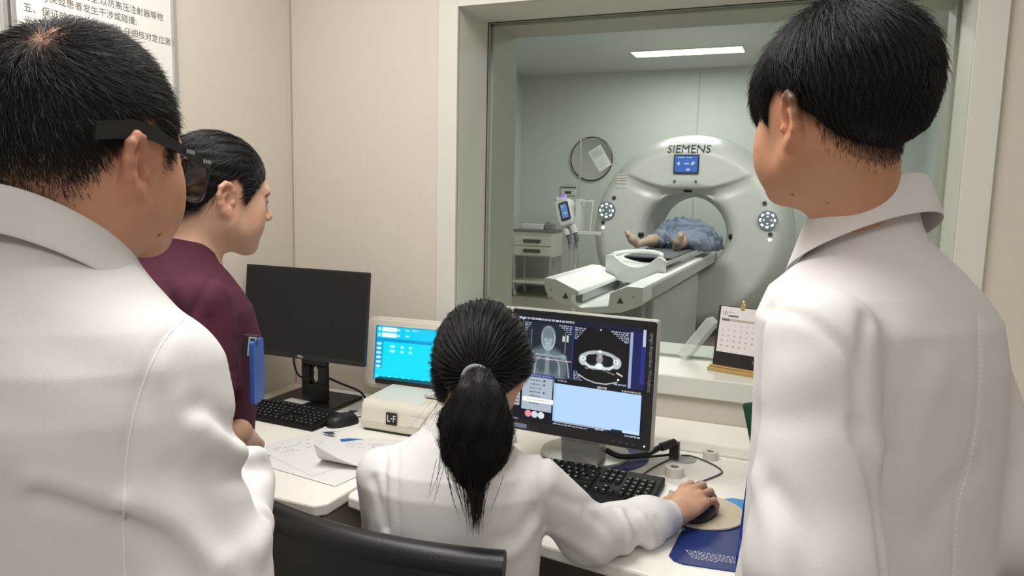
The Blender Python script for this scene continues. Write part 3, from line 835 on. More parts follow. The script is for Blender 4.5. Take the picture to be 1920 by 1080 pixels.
# ---- keyboards: every key cap is part of the one key field, as a pattern
def keyboard(name, label, c, yaw, w, d, keys_m, rest=0.0):
    r = thing(name, label, 'keyboard', (c[0], c[1], DZ), yaw)
    b = MB()
    b.add([(-w / 2, -d / 2, 0), (w / 2, -d / 2, 0), (w / 2, d / 2, 0), (-w / 2, d / 2, 0), (-w / 2, -d / 2, 0.012), (w / 2, -d / 2, 0.012), (w / 2, d / 2, 0.024), (-w / 2, d / 2, 0.024)],
          [(0, 3, 2, 1), (4, 5, 6, 7), (0, 1, 5, 4), (1, 2, 6, 5), (2, 3, 7, 6), (3, 0, 4, 7)])
    b.build('case', mat('keyboard_black', (0.009, 0.009, 0.0095), 0.6, spec=0.2), r, bevel=0.004)
    sl = 0.012 / d
    def top(y): return 0.0125 + sl * (y + d / 2)
    kb = MB(); lg = MB()
    def key(x0, x1, y0, y1):
        z0 = top((y0 + y1) / 2); g = 0.0016; t_ = 0.0022
        v = [(x0 + g, y0 + g, z0), (x1 - g, y0 + g, z0), (x1 - g, y1 - g, z0), (x0 + g, y1 - g, z0), (x0 + g + t_, y0 + g + t_, z0 + 0.006), (x1 - g - t_, y0 + g + t_, z0 + 0.006), (x1 - g - t_, y1 - g - t_, z0 + 0.0065), (x0 + g + t_, y1 - g - t_, z0 + 0.0065)]
        kb.add(v, [(4, 5, 6, 7), (0, 1, 5, 4), (1, 2, 6, 5), (2, 3, 7, 6), (3, 0, 4, 7)])
        if x1 - x0 < 0.05:
            mx, my = (x0 + x1) / 2, (y0 + y1) / 2
            s = RNG.uniform(0.0014, 0.0026)
            lg.rect(mx - s, mx + s, my - 0.0010, my + 0.0016, z0 + 0.0068)
    P = 0.019 * (w / 0.45)
    yb = -d / 2 + 0.008 + rest
    rows = [[1.25, 1.25, 1.25, 6.25, 1.25, 1.25, 1.25, 1.25], [2.25] + [1] * 10 + [2.75], [1.75] + [1] * 11 + [2.25], [1.5] + [1] * 12 + [1.5], [1] * 13 + [2]]
    hh = (d - 0.016 - rest - 0.006) / 6.3
    for j, row in enumerate(rows):
        x = -w / 2 + 0.008
        for k_ in row:
            key(x, x + k_ * P, yb + j * hh, yb + (j + 1) * hh); x += k_ * P
    y6 = yb + 5.3 * hh
    x = -w / 2 + 0.008
    for i in range(13):
        key(x, x + P, y6, y6 + hh); x += P * (1 if i not in (0, 4, 8) else 1.5)
    xn = -w / 2 + 0.008 + 15.3 * P
    for i in range(3):
        for j in (3, 4): key(xn + i * P, xn + (i + 1) * P, yb + j * hh, yb + (j + 1) * hh)
        key(xn + i * P, xn + (i + 1) * P, yb, yb + hh); key(xn + i * P, xn + (i + 1) * P, y6, y6 + hh)
    key(xn + P, xn + 2 * P, yb + hh, yb + 2 * hh)
    xk = xn + 3.3 * P
    for i in range(4):
        for j in range(5):
            key(xk + i * P, xk + (i + 1) * P, yb + j * hh, yb + (j + 1) * hh)
    kb.add(lg.v, lg.f, 1)
    kf = kb.build('keys', [keys_m, M_prt], r)
    return r
M_key = mat('key_black', (0.010, 0.010, 0.0105), 0.6, spec=0.2)
keyboard('keyboard', 'black keyboard lying in front of the switched-off monitor', (-1.60, 1.882, DZ), rad(-3), 0.43, 0.145, M_key)
keyboard('keyboard', 'black keyboard below the lit scan monitor', (-0.545, 1.748, DZ), rad(-1), 0.452, 0.20, M_key, rest=0.035)

# ---- mouse by the first keyboard
ms = thing('computer_mouse', 'black mouse lying free beside the corner keyboard', 'mouse', (-1.352, 1.903, DZ), rad(-25))
def mouse_body(m, par, world=False):
    b = MB(); prof = []
    n = 20; v = []; f = []
    for j in range(9):
        t = j / 8; z = 0.036 * math.sin(t * PI / 2)
        s = math.cos(t * PI / 2) ** 0.55
        for i in range(n):
            a = 2 * PI * i / n
            ca, sa = math.cos(a), math.sin(a)
            v.append((0.031 * s * abs(ca) ** 0.8 * (1 if ca > 0 else -1), 0.055 * s * abs(sa) ** 0.8 * (1 if sa > 0 else -1) - 0.004 * t, z))
    for j in range(8):
        for i in range(n):
            f.append((j * n + i, j * n + (i + 1) % n, (j + 1) * n + (i + 1) % n, (j + 1) * n + i))
    f.append(tuple(range(n - 1, -1, -1))); f.append(tuple(range(8 * n, 9 * n)))
    b.add(v, f)
    return b.build('shell', m, par, smooth=50)
mouse_body(M_bez, ms)
MB().cyl((-0.004, 0.03, 0.031), (0.004, 0.03, 0.031), 0.009).build('wheel', mat('wheel_grey', (0.05, 0.05, 0.05), 0.5), ms)
tag(MB().tube(catmull([(-1.33, 1.955, 0.772), (-1.33, 2.0, 0.766), (-1.37, 2.05, 0.764), (-1.40, 2.10, 0.764), (-1.42, 2.19, 0.764)], 7), 0.002).build('mouse_cable', M_bez), 'thin black cable behind the free black mouse', 'cable')

# ---- injector control unit with its own screen
lf = thing('injector_console', 'cream console box with a tilted cyan touch screen on top', 'console', (-1.13, 2.03, DZ), 0)
M_cream = mat('console_cream', (0.72, 0.68, 0.58), 0.4)
b = MB()
prof = [(1.885, DZ + 0.006), (1.878, DZ + 0.035), (1.885, DZ + 0.085), (1.900, DZ + 0.098), (2.12, DZ + 0.108), (2.125, DZ + 0.006)]
n = len(prof)
v = [(-1.272, y, z) for y, z in prof] + [(-0.86, y, z) for y, z in prof]
b.add(v, [tuple(range(n)), tuple(range(2 * n - 1, n - 1, -1))] + [((i + 1) % n, i, n + i, n + (i + 1) % n) for i in range(n)])
b.build('base_box', M_cream, lf, bevel=0.014, seg=3, world=True)
MB().box(-1.262, -0.87, 1.89, 2.115, DZ, DZ + 0.008).build('foot', M_bez, lf, world=True)
Fl = frame((-1.156, 1.8775, DZ + 0.052), (1, 0, 0), (0, 0.05, 1))
b = MB(); b.prism(rrect(0.038, 0.038, 0.002), 0, 0.002, 0, Fl)
b.text('L F', 0.030, Fl @ Matrix.Translation((0, 0, 0.0024)), 1, stretch=0.85); b.rect(-0.002, 0.002, -0.001, 0.003, 0.0024, 1, Fl)
b.build('logo', [M_bez, M_prt], lf, world=True)
MB().prism(rrect(0.055, 0.03, 0.002, 3, 0.085, 0.0), 0, 0.001, 0, Fl).build('sticker', mat('pale_label', (0.74, 0.72, 0.68), 0.5), lf, world=True)
FL = panel('', lf, (-1.236, 2.105, 0.957), rad(4.2), rad(7), 0.318, 0.239, 0, 0, None, None)
b = MB(); b.prism(rrect(0.318, 0.239, 0.032, 6), -0.045, -0.004, 0, FL); b.prism(rrect(0.302, 0.223, 0.026, 6), -0.004, 0.0, 0, FL)
b.build('screen_housing', M_cream, lf, bevel=0.005, world=True)
MB().box(-1.335, -1.02, 2.06, 2.115, DZ + 0.100, DZ + 0.118).build('hinge', M_bez, lf, bevel=0.004, world=True)
tag(MB().prism([(-0.03, -0.02), (0.03, -0.022), (0.034, 0.016), (0.0, 0.024), (-0.028, 0.018)], 0, 0.016, 0, Matrix.Translation((-1.065, 1.985, DZ + 0.1045))).build('crumpled_bag', mat('clear_film', (0.60, 0.59, 0.55), 0.15), None, bevel=0.006), 'small crumpled clear plastic wrapper on the cream console', 'wrapper')

# ---- raster pictures shown by the screens, one colour per grid point
class Ras:
    def __init__(s, w, h, bg):
        s.w, s.h = w, h
        s.a = np.empty((h, w, 3), F32); s.a[:] = bg
        s.U, s.Vv = np.meshgrid((np.arange(w) + .5) / w, (np.arange(h) + .5) / h)
    def rect(s, u0, u1, v0, v1, c, al=1.0):
        m = (s.U >= u0) & (s.U < u1) & (s.Vv >= v0) & (s.Vv < v1); s.a[m] = s.a[m] * (1 - al) + np.array(c) * al
    def el(s, u, v, ru, rv, c, soft=0.15, al=1.0, ring=None):
        d = np.sqrt(((s.U - u) / ru) ** 2 + ((s.Vv - v) / rv) ** 2)
        k = np.clip((1 - d) / soft + 0.5, 0, 1) if ring is None else np.clip(1.3 - np.abs(d - 1) / ring, 0, 1)
        k = (k * al)[..., None]; s.a = s.a * (1 - k) + np.array(c, F32) * k
    def line(s, pts, wd, c, al=1.0):
        d = np.full(s.U.shape, 9.0)
        for (a, b_) in zip(pts[:-1], pts[1:]):
            ax, ay = a; bx, by = b_; L = (bx - ax) ** 2 + (by - ay) ** 2 + 1e-9
            t_ = np.clip(((s.U - ax) * (bx - ax) + (s.Vv - ay) * (by - ay)) / L, 0, 1)
            d = np.minimum(d, np.hypot(s.U - ax - t_ * (bx - ax), s.Vv - ay - t_ * (by - ay)))
        k = (np.clip(1.5 - d / wd, 0, 1) * al)[..., None]; s.a = s.a * (1 - k) + np.array(c, F32) * k
    def dashes(s, u0, u1, v, hgt, c, seed=0):
        r = np.random.default_rng(seed); u = u0
        while u < u1:
            l = r.uniform(0.006, 0.03)
            s.rect(u, min(u + l, u1), v, v + hgt, np.array(c) * r.uniform(0.7, 1)); u += l + 0.006
    def mesh(s, name, Fm, x0, x1, y0, y1, m, parent):
        X, Y = np.meshgrid(np.linspace(x0, x1, s.w), np.linspace(y1, y0, s.h))
        P = np.stack([X, Y, np.zeros_like(X), np.ones_like(X)], -1).reshape(-1, 4) @ np.array(Fm).T
        i = np.arange(s.w * s.h).reshape(s.h, s.w)
        q = np.stack([i[1:, :-1], i[1:, 1:], i[:-1, 1:], i[:-1, :-1]], -1).reshape(-1, 4)
        return mesh_obj(name, P[:, :3], q, m, parent, False, None, col=s.a.reshape(-1, 3), world=True)
M_scr = attr_mat('lit_screen', emit=1.0, rough=0.25, spec=0.3)

R_ = Ras(200, 150, (0.0, 0.74, 0.98))
R_.rect(0, 1, 0, .23, (0.0, .62, .92)); R_.rect(0, 1, .225, .29, (0.0, .32, .66)); R_.rect(0, .13, .29, .78, (0.0, .42, .72)); R_.rect(0, .02, 0, 1, (0.0, .12, .5)); R_.rect(0, 1, 0, .012, (0.0, .15, .5)); R_.rect(0, 1, .985, 1, (0.0, .2, .6))
for v0, v1 in ((.025, .10), (.13, .205)):
    R_.rect(.10, .32, v0, v1, (.85, .97, 1)); R_.line([(.32, (v0 + v1) / 2), (.36, (v0 + v1) / 2)], .014, (.7, .95, 1)); R_.el(.06, (v0 + v1) / 2, .02, .03, (.6, .9, 1)); R_.dashes(.46, .52, v0 + .02, .03, (.6, .92, 1), 1)
R_.dashes(.55, .66, .045, .025, (.6, .92, 1), 3)
for k in range(6): R_.el(.065, .335 + .083 * k, .04, .022, (.55, .92, 1))
for k, v in enumerate((.37, .455)):
    for u, l in ((.27, .085), (.42, .05), (.545, .05)): R_.el(u, v, l / 2, .025, (.45, .9, 1))
for k in range(9): R_.el(.05 + .1 * k, .93, .012, .009, (.5, .9, 1))
R_.rect(.17, .36, .955, .995, (.7, .97, 1)); R_.rect(.88, .96, .84, .96, (.8, .97, 1)); R_.rect(.85, .985, .72, .99, (0, .35, .8), .4)
R_.mesh('touch_screen', FL @ Matrix.Translation((0, 0, 0.0006)), -0.121, 0.121, -0.091, 0.091, M_scr, lf)

# ---- scan monitor
m2 = thing('monitor', 'silver edged monitor showing a chest scan in front of the seated woman', 'monitor', (-0.555, 1.93, DZ), 0)
W, H = 0.41, 0.34
FS = panel('', m2, (-0.556, 1.836, 1.021), rad(-4), rad(2.7), W, H, 0, 0, None, None)
b = MB(); b.prism(rrect(W, H, 0.008), -0.030, -0.002, 0, FS); b.prism(rrect(W * .6, H * .6, 0.03), -0.06, -0.03, 0, FS)
b.build('housing', M_silver, m2, bevel=0.004, world=True)
MB().prism(rrect(W - 0.007, H - 0.007, 0.006), -0.004, 0.0, 0, FS).build('bezel', M_bez, m2, bevel=0.001, world=True)
sx0, sx1, sy0, sy1 = -W / 2 + 0.017, W / 2 - 0.028, -H / 2 + 0.030, H / 2 - 0.021
R_ = Ras(340, 272, (.004, .005, .012))
R_.rect(0, 1, 0, .045, (.006, .008, .03)); R_.dashes(.02, .46, .012, .016, (.55, .58, .65), 5)
R_.rect(.065, .452, .05, .535, (.012, .018, .03))            # topogram
bone = (.42, .52, .58)
R_.el(.255, .47, .165, .20, (.11, .145, .17), .3); R_.el(.255, .35, .14, .05, (.13, .165, .19), .4)
R_.el(.262, .19, .052, .105, (.17, .21, .245), .3); R_.el(.262, .19, .052, .105, bone, ring=.10); R_.el(.262, .13, .046, .05, (.16, .2, .24), .6)
for du in (-.02, .02): R_.el(.262 + du, .205, .014, .014, (.30, .37, .42), .5); R_.el(.262 + du, .205, .014, .014, (.5, .58, .62), ring=.2, al=.6)
R_.el(.262, .25, .028, .03, (.32, .39, .44), .6); R_.line([(.24, .235), (.285, .235)], .004, bone, .7); R_.line([(.238, .27), (.262, .285), (.287, .27)], .004, bone, .7)
for k in range(16): R_.line([(.25, .29 + k * .0155), (.272, .29 + k * .0155)], .005, (.28, .36, .42), .8)
for sgn in (-1, 1):
    R_.line([(.262 + sgn * .015, .345), (.262 + sgn * .07, .352), (.262 + sgn * .125, .335)], .006, bone, .7)
    R_.line([(.262 + sgn * .045, .36), (.262 + sgn * .085, .40), (.262 + sgn * .098, .46), (.262 + sgn * .10, .535)], .005, bone, .7)
    R_.line([(.262 + sgn * .14, .35), (.262 + sgn * .16, .42), (.262 + sgn * .175, .535)], .005, bone, .6)
    R_.el(.262 + sgn * .125, .35, .022, .022, (.26, .33, .38), .5)
    for k in range(7):
        R_.line([(.262 + sgn * .012, .36 + k * .026), (.262 + sgn * .05, .352 + k * .027), (.262 + sgn * .088, .385 + k * .028)], .0028, (.24, .31, .36), .55)
    R_.el(.262 + sgn * .05, .44, .034, .08, (.03, .04, .05), .5, .6)
    R_.line([(.262 + sgn * .135, .12), (.262 + sgn * .135, .31)], .0025, (.3, .33, .4), .8)
R_.line([(.065, .385), (.452, .385)], .0035, (.65, .45, .62)); R_.el(.262, .385, .006, .007, (.7, .8, .85))
for k in range(5): R_.dashes(.07, .125 - .008 * k, .055 + .018 * k, .010, (.4, .45, .6), 20 + k); R_.dashes(.345 + .018 * k, .445, .055 + .018 * k, .010, (.4, .45, .6), 30 + k)
R_.rect(.375, .39, .155, .205, (.6, .62, .68)); R_.rect(.405, .42, .145, .205, (.6, .62, .68)); R_.dashes(.07, .11, .44, .05, (.4, .45, .55), 9)
R_.rect(.452, .460, .045, .56, (.02, .04, .30)); R_.rect(.46, .88, .05, .55, (.002, .002, .003))       # axial slice
tis = (.50, .58, .60)
R_.el(.665, .335, .145, .085, tis, .12); R_.el(.545, .345, .036, .052, tis, .2); R_.el(.79, .345, .036, .052, tis, .2)
R_.el(.665, .33, .128, .066, (.30, .34, .36), .2); R_.el(.615, .335, .058, .056, (.004, .004, .006), .15); R_.el(.715, .335, .058, .056, (.004, .004, .006), .15)
R_.el(.665, .325, .024, .04, (.26, .29, .30), .4); R_.el(.67, .305, .013, .016, (.5, .36, .34), .4); R_.el(.665, .39, .028, .028, (.85, .9, .9), .4); R_.el(.665, .257, .014, .012, (.9, .95, .95), .5)
for sgn in (-1, 1):
    R_.el(.665 + sgn * .122, .335, .02, .022, (.85, .88, .88), .3); R_.el(.665 + sgn * .122, .335, .009, .01, (.3, .33, .36), .5)
    R_.line([(.665 + sgn * .03, .40), (.665 + sgn * .075, .41), (.665 + sgn * .105, .375)], .007, (.8, .86, .86), .9)
    R_.line([(.665 + sgn * .045, .28), (.665 + sgn * .09, .29), (.665 + sgn * .11, .32)], .004, (.75, .8, .8), .7)
R_.line([(.80, .432), (.835, .452)], .006, (.7, .7, .7)); R_.line([(.72, .43), (.78, .45)], .0025, (.45, .48, .5)); R_.el(.81, .49, .008, .01, (.85, .88, .88))
for u in (.56, .6, .69, .62): R_.line([(u, .418), (u + .02, .424)], .003, (.45, .5, .5))
R_.line([(.515, .49), (.57, .525), (.64, .545), (.72, .545), (.80, .515)], .0045, (.55, .58, .58))
for k in range(6): R_.dashes(.468, .55 - .012 * k, .06 + .019 * k, .010, (.4, .45, .6), 40 + k); R_.dashes(.74 + .02 * k, .875, .06 + .017 * k, .010, (.4, .45, .6), 50 + k)
for k in range(5): R_.dashes(.47, .50 + .01 * k, .46 + .018 * k, .010, (.4, .45, .65), 60 + k)
R_.dashes(.78, .87, .525, .014, (.4, .45, .6), 77); R_.rect(.66, .672, .055, .067, (.8, .8, .85))
R_.rect(.88, 1, .04, .58, (.008, .012, .09)); R_.rect(.883, .903, .05, .55, (.33, .40, .60)); R_.rect(.975, .995, .02, .17, (.5, .55, .75)); R_.rect(.965, .998, .175, .50, (.02, .025, .22))
R_.rect(0, .33, .54, .565, (.03, .04, .25)); R_.dashes(.07, .31, .547, .010, (.35, .38, .6), 80)
R_.rect(.33, 1, .555, .60, (.004, .004, .008)); R_.dashes(.35, .43, .567, .012, (.4, .42, .45), 81); R_.dashes(.66, .73, .575, .016, (.45, .47, .5), 82); R_.dashes(.84, .98, .578, .014, (.4, .42, .45), 83)
R_.rect(.0, .05, .60, .86, (.42, .45, .52)); 
for k in range(7): R_.rect(.008, .04, .615 + k * .035, .632 + k * .035, (.15, .17, .22))
R_.rect(.068, .312, .57, .885, (.40, .47, .55))
for k in range(7):
    R_.dashes(.13, .22, .595 + k * .037, .010, (.18, .21, .26), 90 + k)
    if k in (0, 1, 3): R_.rect(.237, .252, .59 + k * .037, .606 + k * .037, (.03, .03, .05))
R_.rect(.075, .335, .765, .81, (.95, .98, .95)); R_.dashes(.11, .3, .783, .008, (.5, .55, .5), 99)
for k, c in enumerate(((.85, .28, .32), (.66, .68, .74), (.72, .74, .78))): R_.el(.125 + .053 * k, .925, .026, .032, c, .12)
R_.rect(.325, .985, .60, .955, (.45, .66, .95)); R_.rect(.325, .34, .6, .955, (.38, .58, .88)); R_.rect(.34, .74, .95, .962, (.35, .4, .5)); R_.rect(.0, 1, .965, 1, (.004, .004, .01)); R_.dashes(.33, .60, .975, .012, (.42, .44, .5), 101)
R_.rect(.78, .86, .94, .965, (.01, .012, .03)); R_.rect(.865, .985, .93, .96, (.55, .75, .98)); R_.dashes(.88, .99, .975, .014, (.5, .55, .6), 103); R_.dashes(.66, .72, .955, .02, (.5, .52, .55), 104); R_.rect(.0, .045, .985, .992, (.4, .4, .45))
R_.rect(.052, .056, .03, .16, (.10, .35, .12)); R_.el(.054, .03, .008, .008, (.6, .75, .3))
R_.mesh('screen', FS @ Matrix.Translation((0, 0, 0.0006)), sx0, sx1, sy0, sy1, M_scr, m2)
b = MB(); b.text('syngo Acquisition Workplace', 0.0128, FS @ Matrix.Translation((W / 2 - 0.0145, 0.062, 0.0007)) @ Matrix.Rotation(rad(-90), 4, 'Z'), 0)
b.build('lettering', mat('grey_print', (0.30, 0.30, 0.31), 0.6), m2, world=True)
b = MB(); b.rect(-0.197, -0.145, -H / 2 + 0.008, -H / 2 + 0.020, 0.0007, 0, FS); 
b.build('sticker', mat('asset_sticker', (0.22, 0.24, 0.36), 0.6), m2, world=True)
for k in range(4):
    MB().lathe([(0.0052, 0), (0.0052, 0.0015), (0.004, 0.002), (0, 0.002)], 16, 0, FS @ Matrix.Translation((0.105 + 0.018 * k, -H / 2 + 0.014, 0))).build('button', mat('button_dark', (0.03, 0.03, 0.032), 0.4), m2, world=True)
MB().lathe([(0.0022, 0), (0.0022, 0.001), (0, 0.001)], 10, 0, FS @ Matrix.Translation((0.187, -H / 2 + 0.015, 0))).build('power_light', emis('led_mint', (0.6, 1, 0.85), 2.0), m2, world=True)
b = MB(); b.add([(-0.61, 1.872, DZ + 0.012), (-0.505, 1.865, DZ + 0.012), (-0.505, 1.96, DZ + 0.012), (-0.61, 1.96, DZ + 0.012), (-0.615, 1.865, 0.90), (-0.50, 1.858, 0.90), (-0.50, 1.93, 0.90), (-0.615, 1.93, 0.90)], [(0, 3, 2, 1), (4, 5, 6, 7), (0, 1, 5, 4), (1, 2, 6, 5), (2, 3, 7, 6), (3, 0, 4, 7)])
b.build('neck', M_silver, m2, bevel=0.005, world=True)
MB().lathe([(0.128, 0.003), (0.126, 0.008), (0.05, 0.013), (0, 0.013)], 48, 0, Matrix.Translation((-0.575, 1.985, DZ))).build('foot', M_silver, m2, world=True)
MB().lathe([(0.140, 0.0), (0.140, 0.0025), (0, 0.0027)], 64, 0, Matrix.Translation((-0.535, 1.995, DZ))).build('foot_ring', mat('navy_plastic', (0.015, 0.04, 0.20), 0.4), m2, world=True)
def note(pts, label, z):
    b = MB(); b.prism(pts, z, z + 0.0008); return tag(b.build('note_slip', M_paper), label, 'paper slip')
note([(-0.585, 1.815), (-0.49, 1.845), (-0.50, 1.87), (-0.595, 1.838)], 'white paper slip in front of the silver monitor neck', DZ + 0.014)
note([(-0.545, 1.815), (-0.475, 1.82), (-0.48, 1.86), (-0.548, 1.85)], 'small white label slip nearest the keyboard on the monitor foot', DZ + 0.0155)
b = MB()
b.tube(catmull([(-0.50, 1.93, 0.80), (-0.46, 1.94, 0.785), (-0.40, 1.97, 0.79), (-0.365, 2.0, 0.805), (-0.345, 2.03, 0.812), (-0.332, 2.05, 0.806)], 6), 0.0085)
b.tube(catmull([(-0.47, 1.93, 0.79), (-0.44, 1.98, 0.772), (-0.38, 2.03, 0.768), (-0.33, 2.07, 0.77)], 6), 0.004)
b.cyl((-0.362, 2.003, 0.806), (-0.330, 2.042, 0.812), 0.012, 0, 12)
b.box(-0.343, -0.317, 2.03, 2.056, 0.768, 0.812)
tag(b.build('video_cable', M_bez, None, bevel=0.003), 'thick black video cable with a plug behind the lit scan monitor', 'cable')
tag(MB().tube(catmull([(-0.338, 2.04, 0.764), (-0.36, 1.98, 0.764), (-0.375, 1.93, 0.764), (-0.39, 1.86, 0.765)], 6), 0.0022).build('keyboard_cable', M_bez), 'thin black cable running behind the scan monitor keyboard', 'cable')

# ---- mouse pads, mouse, cable, pen, tape rolls
M_navy = mat('navy_mat', (0.010, 0.026, 0.15), 0.5)
b = MB()
pts = [(-0.225, 1.452), (-0.205, 1.446), (-0.02, 1.470), (0.0, 1.49), (0.0, 1.835), (-0.02, 1.842), (-0.150, 1.832), (-0.185, 1.80), (-0.23, 1.70), (-0.238, 1.47)]
b.prism(pts, DZ, DZ + 0.003, 0)
b.add([(-0.175, 1.74, DZ + 0.0034), (0.0, 1.74, DZ + 0.0034), (0.0, 1.834, DZ + 0.0034), (-0.02, 1.841, DZ + 0.0034), (-0.150, 1.831, DZ + 0.0034), (-0.185, 1.80, DZ + 0.0034)], [(0, 1, 2, 3, 4, 5)], 1)
tm = Matrix.Translation((-0.21, 1.505, DZ + 0.0036)) @ Matrix.Rotation(rad(6), 4, 'Z')
for k in range(6):
    u = 0.0
    while u < (0.135, 0.115, 0.10, 0.10, 0.09, 0.05)[k]:
        l = RNG.uniform(0.002, 0.007); b.rect(u + 0.003 * k, u + l + 0.003 * k, -0.0062 * k, -0.0062 * k + 0.0021, 0, 2, tm); u += l + 0.003
tag(b.build('desk_mat', [M_navy, mat('sky_blue_print', (0.06, 0.30, 0.62), 0.5), M_prt]), 'navy blue printed mat with tiny white lines under the round mouse pad', 'mat')
tag(MB().lathe([(0.0975, 0), (0.0985, 0.0015), (0.0975, 0.004), (0.0, 0.0042)], 72, 0, Matrix.Translation((-0.205, 1.715, DZ + 0.0034))).build('mouse_pad', mat('beige_pad', (0.60, 0.52, 0.36), 0.7)), 'round beige mouse pad under the hand of the seated woman', 'mouse pad')
PADZ = DZ + 0.0076
ms2 = thing('computer_mouse', 'dark mouse held under the hand of the seated woman', 'mouse', (-0.207, 1.683, PADZ), rad(-22))
mouse_body(M_bez, ms2)
b = MB(); b.tube(catmull([(-0.218, 1.752, 0.785), (-0.235, 1.80, 0.77), (-0.252, 1.85, 0.763), (-0.245, 1.89, 0.763), (-0.222, 1.93, 0.763), (-0.198, 1.98, 0.763), (-0.195, 2.01, 0.763), (-0.225, 2.05, 0.763), (-0.285, 2.09, 0.763), (-0.315, 2.07, 0.768)], 6), 0.0022)
tag(b.build('mouse_cable', mat('grey_cable', (0.06, 0.06, 0.065), 0.4)), 'thin grey cable curving from the held mouse across the desk', 'cable')
tag(MB().cyl((-0.300, 1.805, DZ + 0.004), (-0.235, 1.795, DZ + 0.004), 0.0035, 0, 10).build('pen', mat('pen_pale_blue', (0.35, 0.42, 0.52), 0.3)), 'thin pale blue pen beside the hand on the mouse', 'pen')
def tape(x, y, r, h, label):
    o = thing('tape_roll', label, 'tape roll', (x, y, DZ), 0, None)
    MB().lathe([(r * 0.5, 0.0), (r, 0.0), (r, h), (r * 0.5, h)], 40, 0, None, closed=True).build('tape', mat('tape_white', (0.72, 0.70, 0.64), 0.7), o, bevel=0.0008)
    MB().lathe([(r * 0.42, 0.002), (r * 0.5, 0.002), (r * 0.5, h - 0.001), (r * 0.42, h - 0.001)], 40, 0, None, closed=True).build('core', mat('core_grey', (0.42, 0.40, 0.37), 0.8), o)
tape(-0.309, 1.925, 0.0245, 0.026, 'white medical tape roll nearer the keyboard')
tape(-0.238, 2.098, 0.021, 0.024, 'white medical tape roll against the desk back rail')

# ---- loose papers
M_pg = mat('page_white', (0.76, 0.75, 0.74), 0.7)
M_pp = mat('pale_ink', (0.34, 0.35, 0.40), 0.7)
M_pb = mat('blue_ink', (0.02, 0.16, 0.45), 0.6)
M_pn = mat('navy_ink', (0.03, 0.04, 0.15), 0.6)
def sheet(c, ang, label, z, w=0.21, h=0.297, lines=0, curl=None, extra=None):
    """a page of paper, one corner optionally curling up"""
    nx, ny = 14, 20
    R2 = Matrix.Translation((c[0], c[1], z)) @ Matrix.Rotation(rad(ang), 4, 'Z')
    v = []
    def lift(x, y):
        zz = 0.0006 * math.sin(9 * x + c[0] * 40) + 0.0006
        if curl:
            d = (x * curl[0] + y * curl[1]) - curl[2]
            if d > 0: zz += curl[3] * d * d
        return zz
    for j in range(ny + 1):
        for i in range(nx + 1):
            x, y = -w / 2 + w * i / nx, -h / 2 + h * j / ny
            v.append(R2 @ Vector((x, y, lift(x, y))))
    f = [(j * (nx + 1) + i, j * (nx + 1) + i + 1, (j + 1) * (nx + 1) + i + 1, (j + 1) * (nx + 1) + i) for j in range(ny) for i in range(nx)]
    b = MB(); b.add(v, f, 0, None, True)
    rr = np.random.default_rng(int(abs(c[0]) * 1000))
    for k in range(lines):
        x = -w / 2 + 0.03; y = h / 2 - 0.05 - 0.014 * k
        while x < w / 2 - 0.05:
            l = rr.uniform(0.004, 0.014)
            if rr.random() > 0.45:
                z_ = lift(x, y) + 0.0004
                b.quad(*[R2 @ Vector(p) for p in ((x, y, z_), (x + l, y, z_), (x + l, y + 0.003, z_), (x, y + 0.003, z_))], 1)
            x += l + 0.004
    if extra:
        for (poly, m_) in extra:
            b.add([R2 @ Vector((p[0], p[1], lift(p[0], p[1]) + 0.0005)) for p in poly], [tuple(range(len(poly)))], m_)
    o = b.build('paper_sheet', [M_pg, M_pp, M_pb, M_pn])
    return tag(o, label, 'paper')
sheet((-1.205, 1.600), 82, 'white printed page nearest the desk edge beside the seated woman', DZ + 0.0008, lines=0)
sheet((-1.27, 1.655), 70, 'white printed page with faint lines lying over another page', DZ + 0.0026, lines=5)
sheet((-1.135, 1.700), 20, 'white page with a blue corner mark and a lifted curling edge', DZ + 0.0046, 0.21, 0.25, 3, (-0.35, -0.94, 0.085, 14.0), [([(-0.09, 0.085), (-0.03, 0.118), (-0.075, 0.12), (-0.10, 0.11)], 2)])
b = MB(); b.prism([(-1.66, 1.995), (-1.575, 1.985), (-1.57, 2.025), (-1.655, 2.032)], DZ + 0.0145, DZ + 0.0153)
tag(b.build('name_card', M_pg), 'small white card lying on the black monitor foot', 'card')
b = MB(); b.prism([(-1.80, 2.06), (-1.72, 1.99), (-1.66, 2.10), (-1.70, 2.23), (-1.80, 2.23)], DZ, DZ + 0.004)
tag(b.build('folder', mat('beige_folder', (0.62, 0.55, 0.42), 0.6)), 'beige paper folder in the corner behind the dark monitor', 'folder')
b = MB(); b.prism([(-1.44, 2.00), (-1.33, 1.98), (-1.31, 2.06), (-1.42, 2.12)], DZ, DZ + 0.001); b.prism([(-1.42, 2.03), (-1.39, 2.02), (-1.385, 2.04), (-1.40, 2.045)], DZ + 0.001, DZ + 0.0014, 1)
tag(b.build('paper_sheet', [M_pg, M_pn]), 'white leaflet with a navy mark between monitor foot and cream console', 'paper')
b = MB(); b.prism([(-1.345, 1.785), (-1.31, 1.775), (-1.298, 1.79), (-1.315, 1.80), (-1.30, 1.815)], DZ + 0.0105, DZ + 0.011)
tag(b.build('tab_marker', M_pn), 'small navy marker tab on the papers by the black mouse', 'marker')

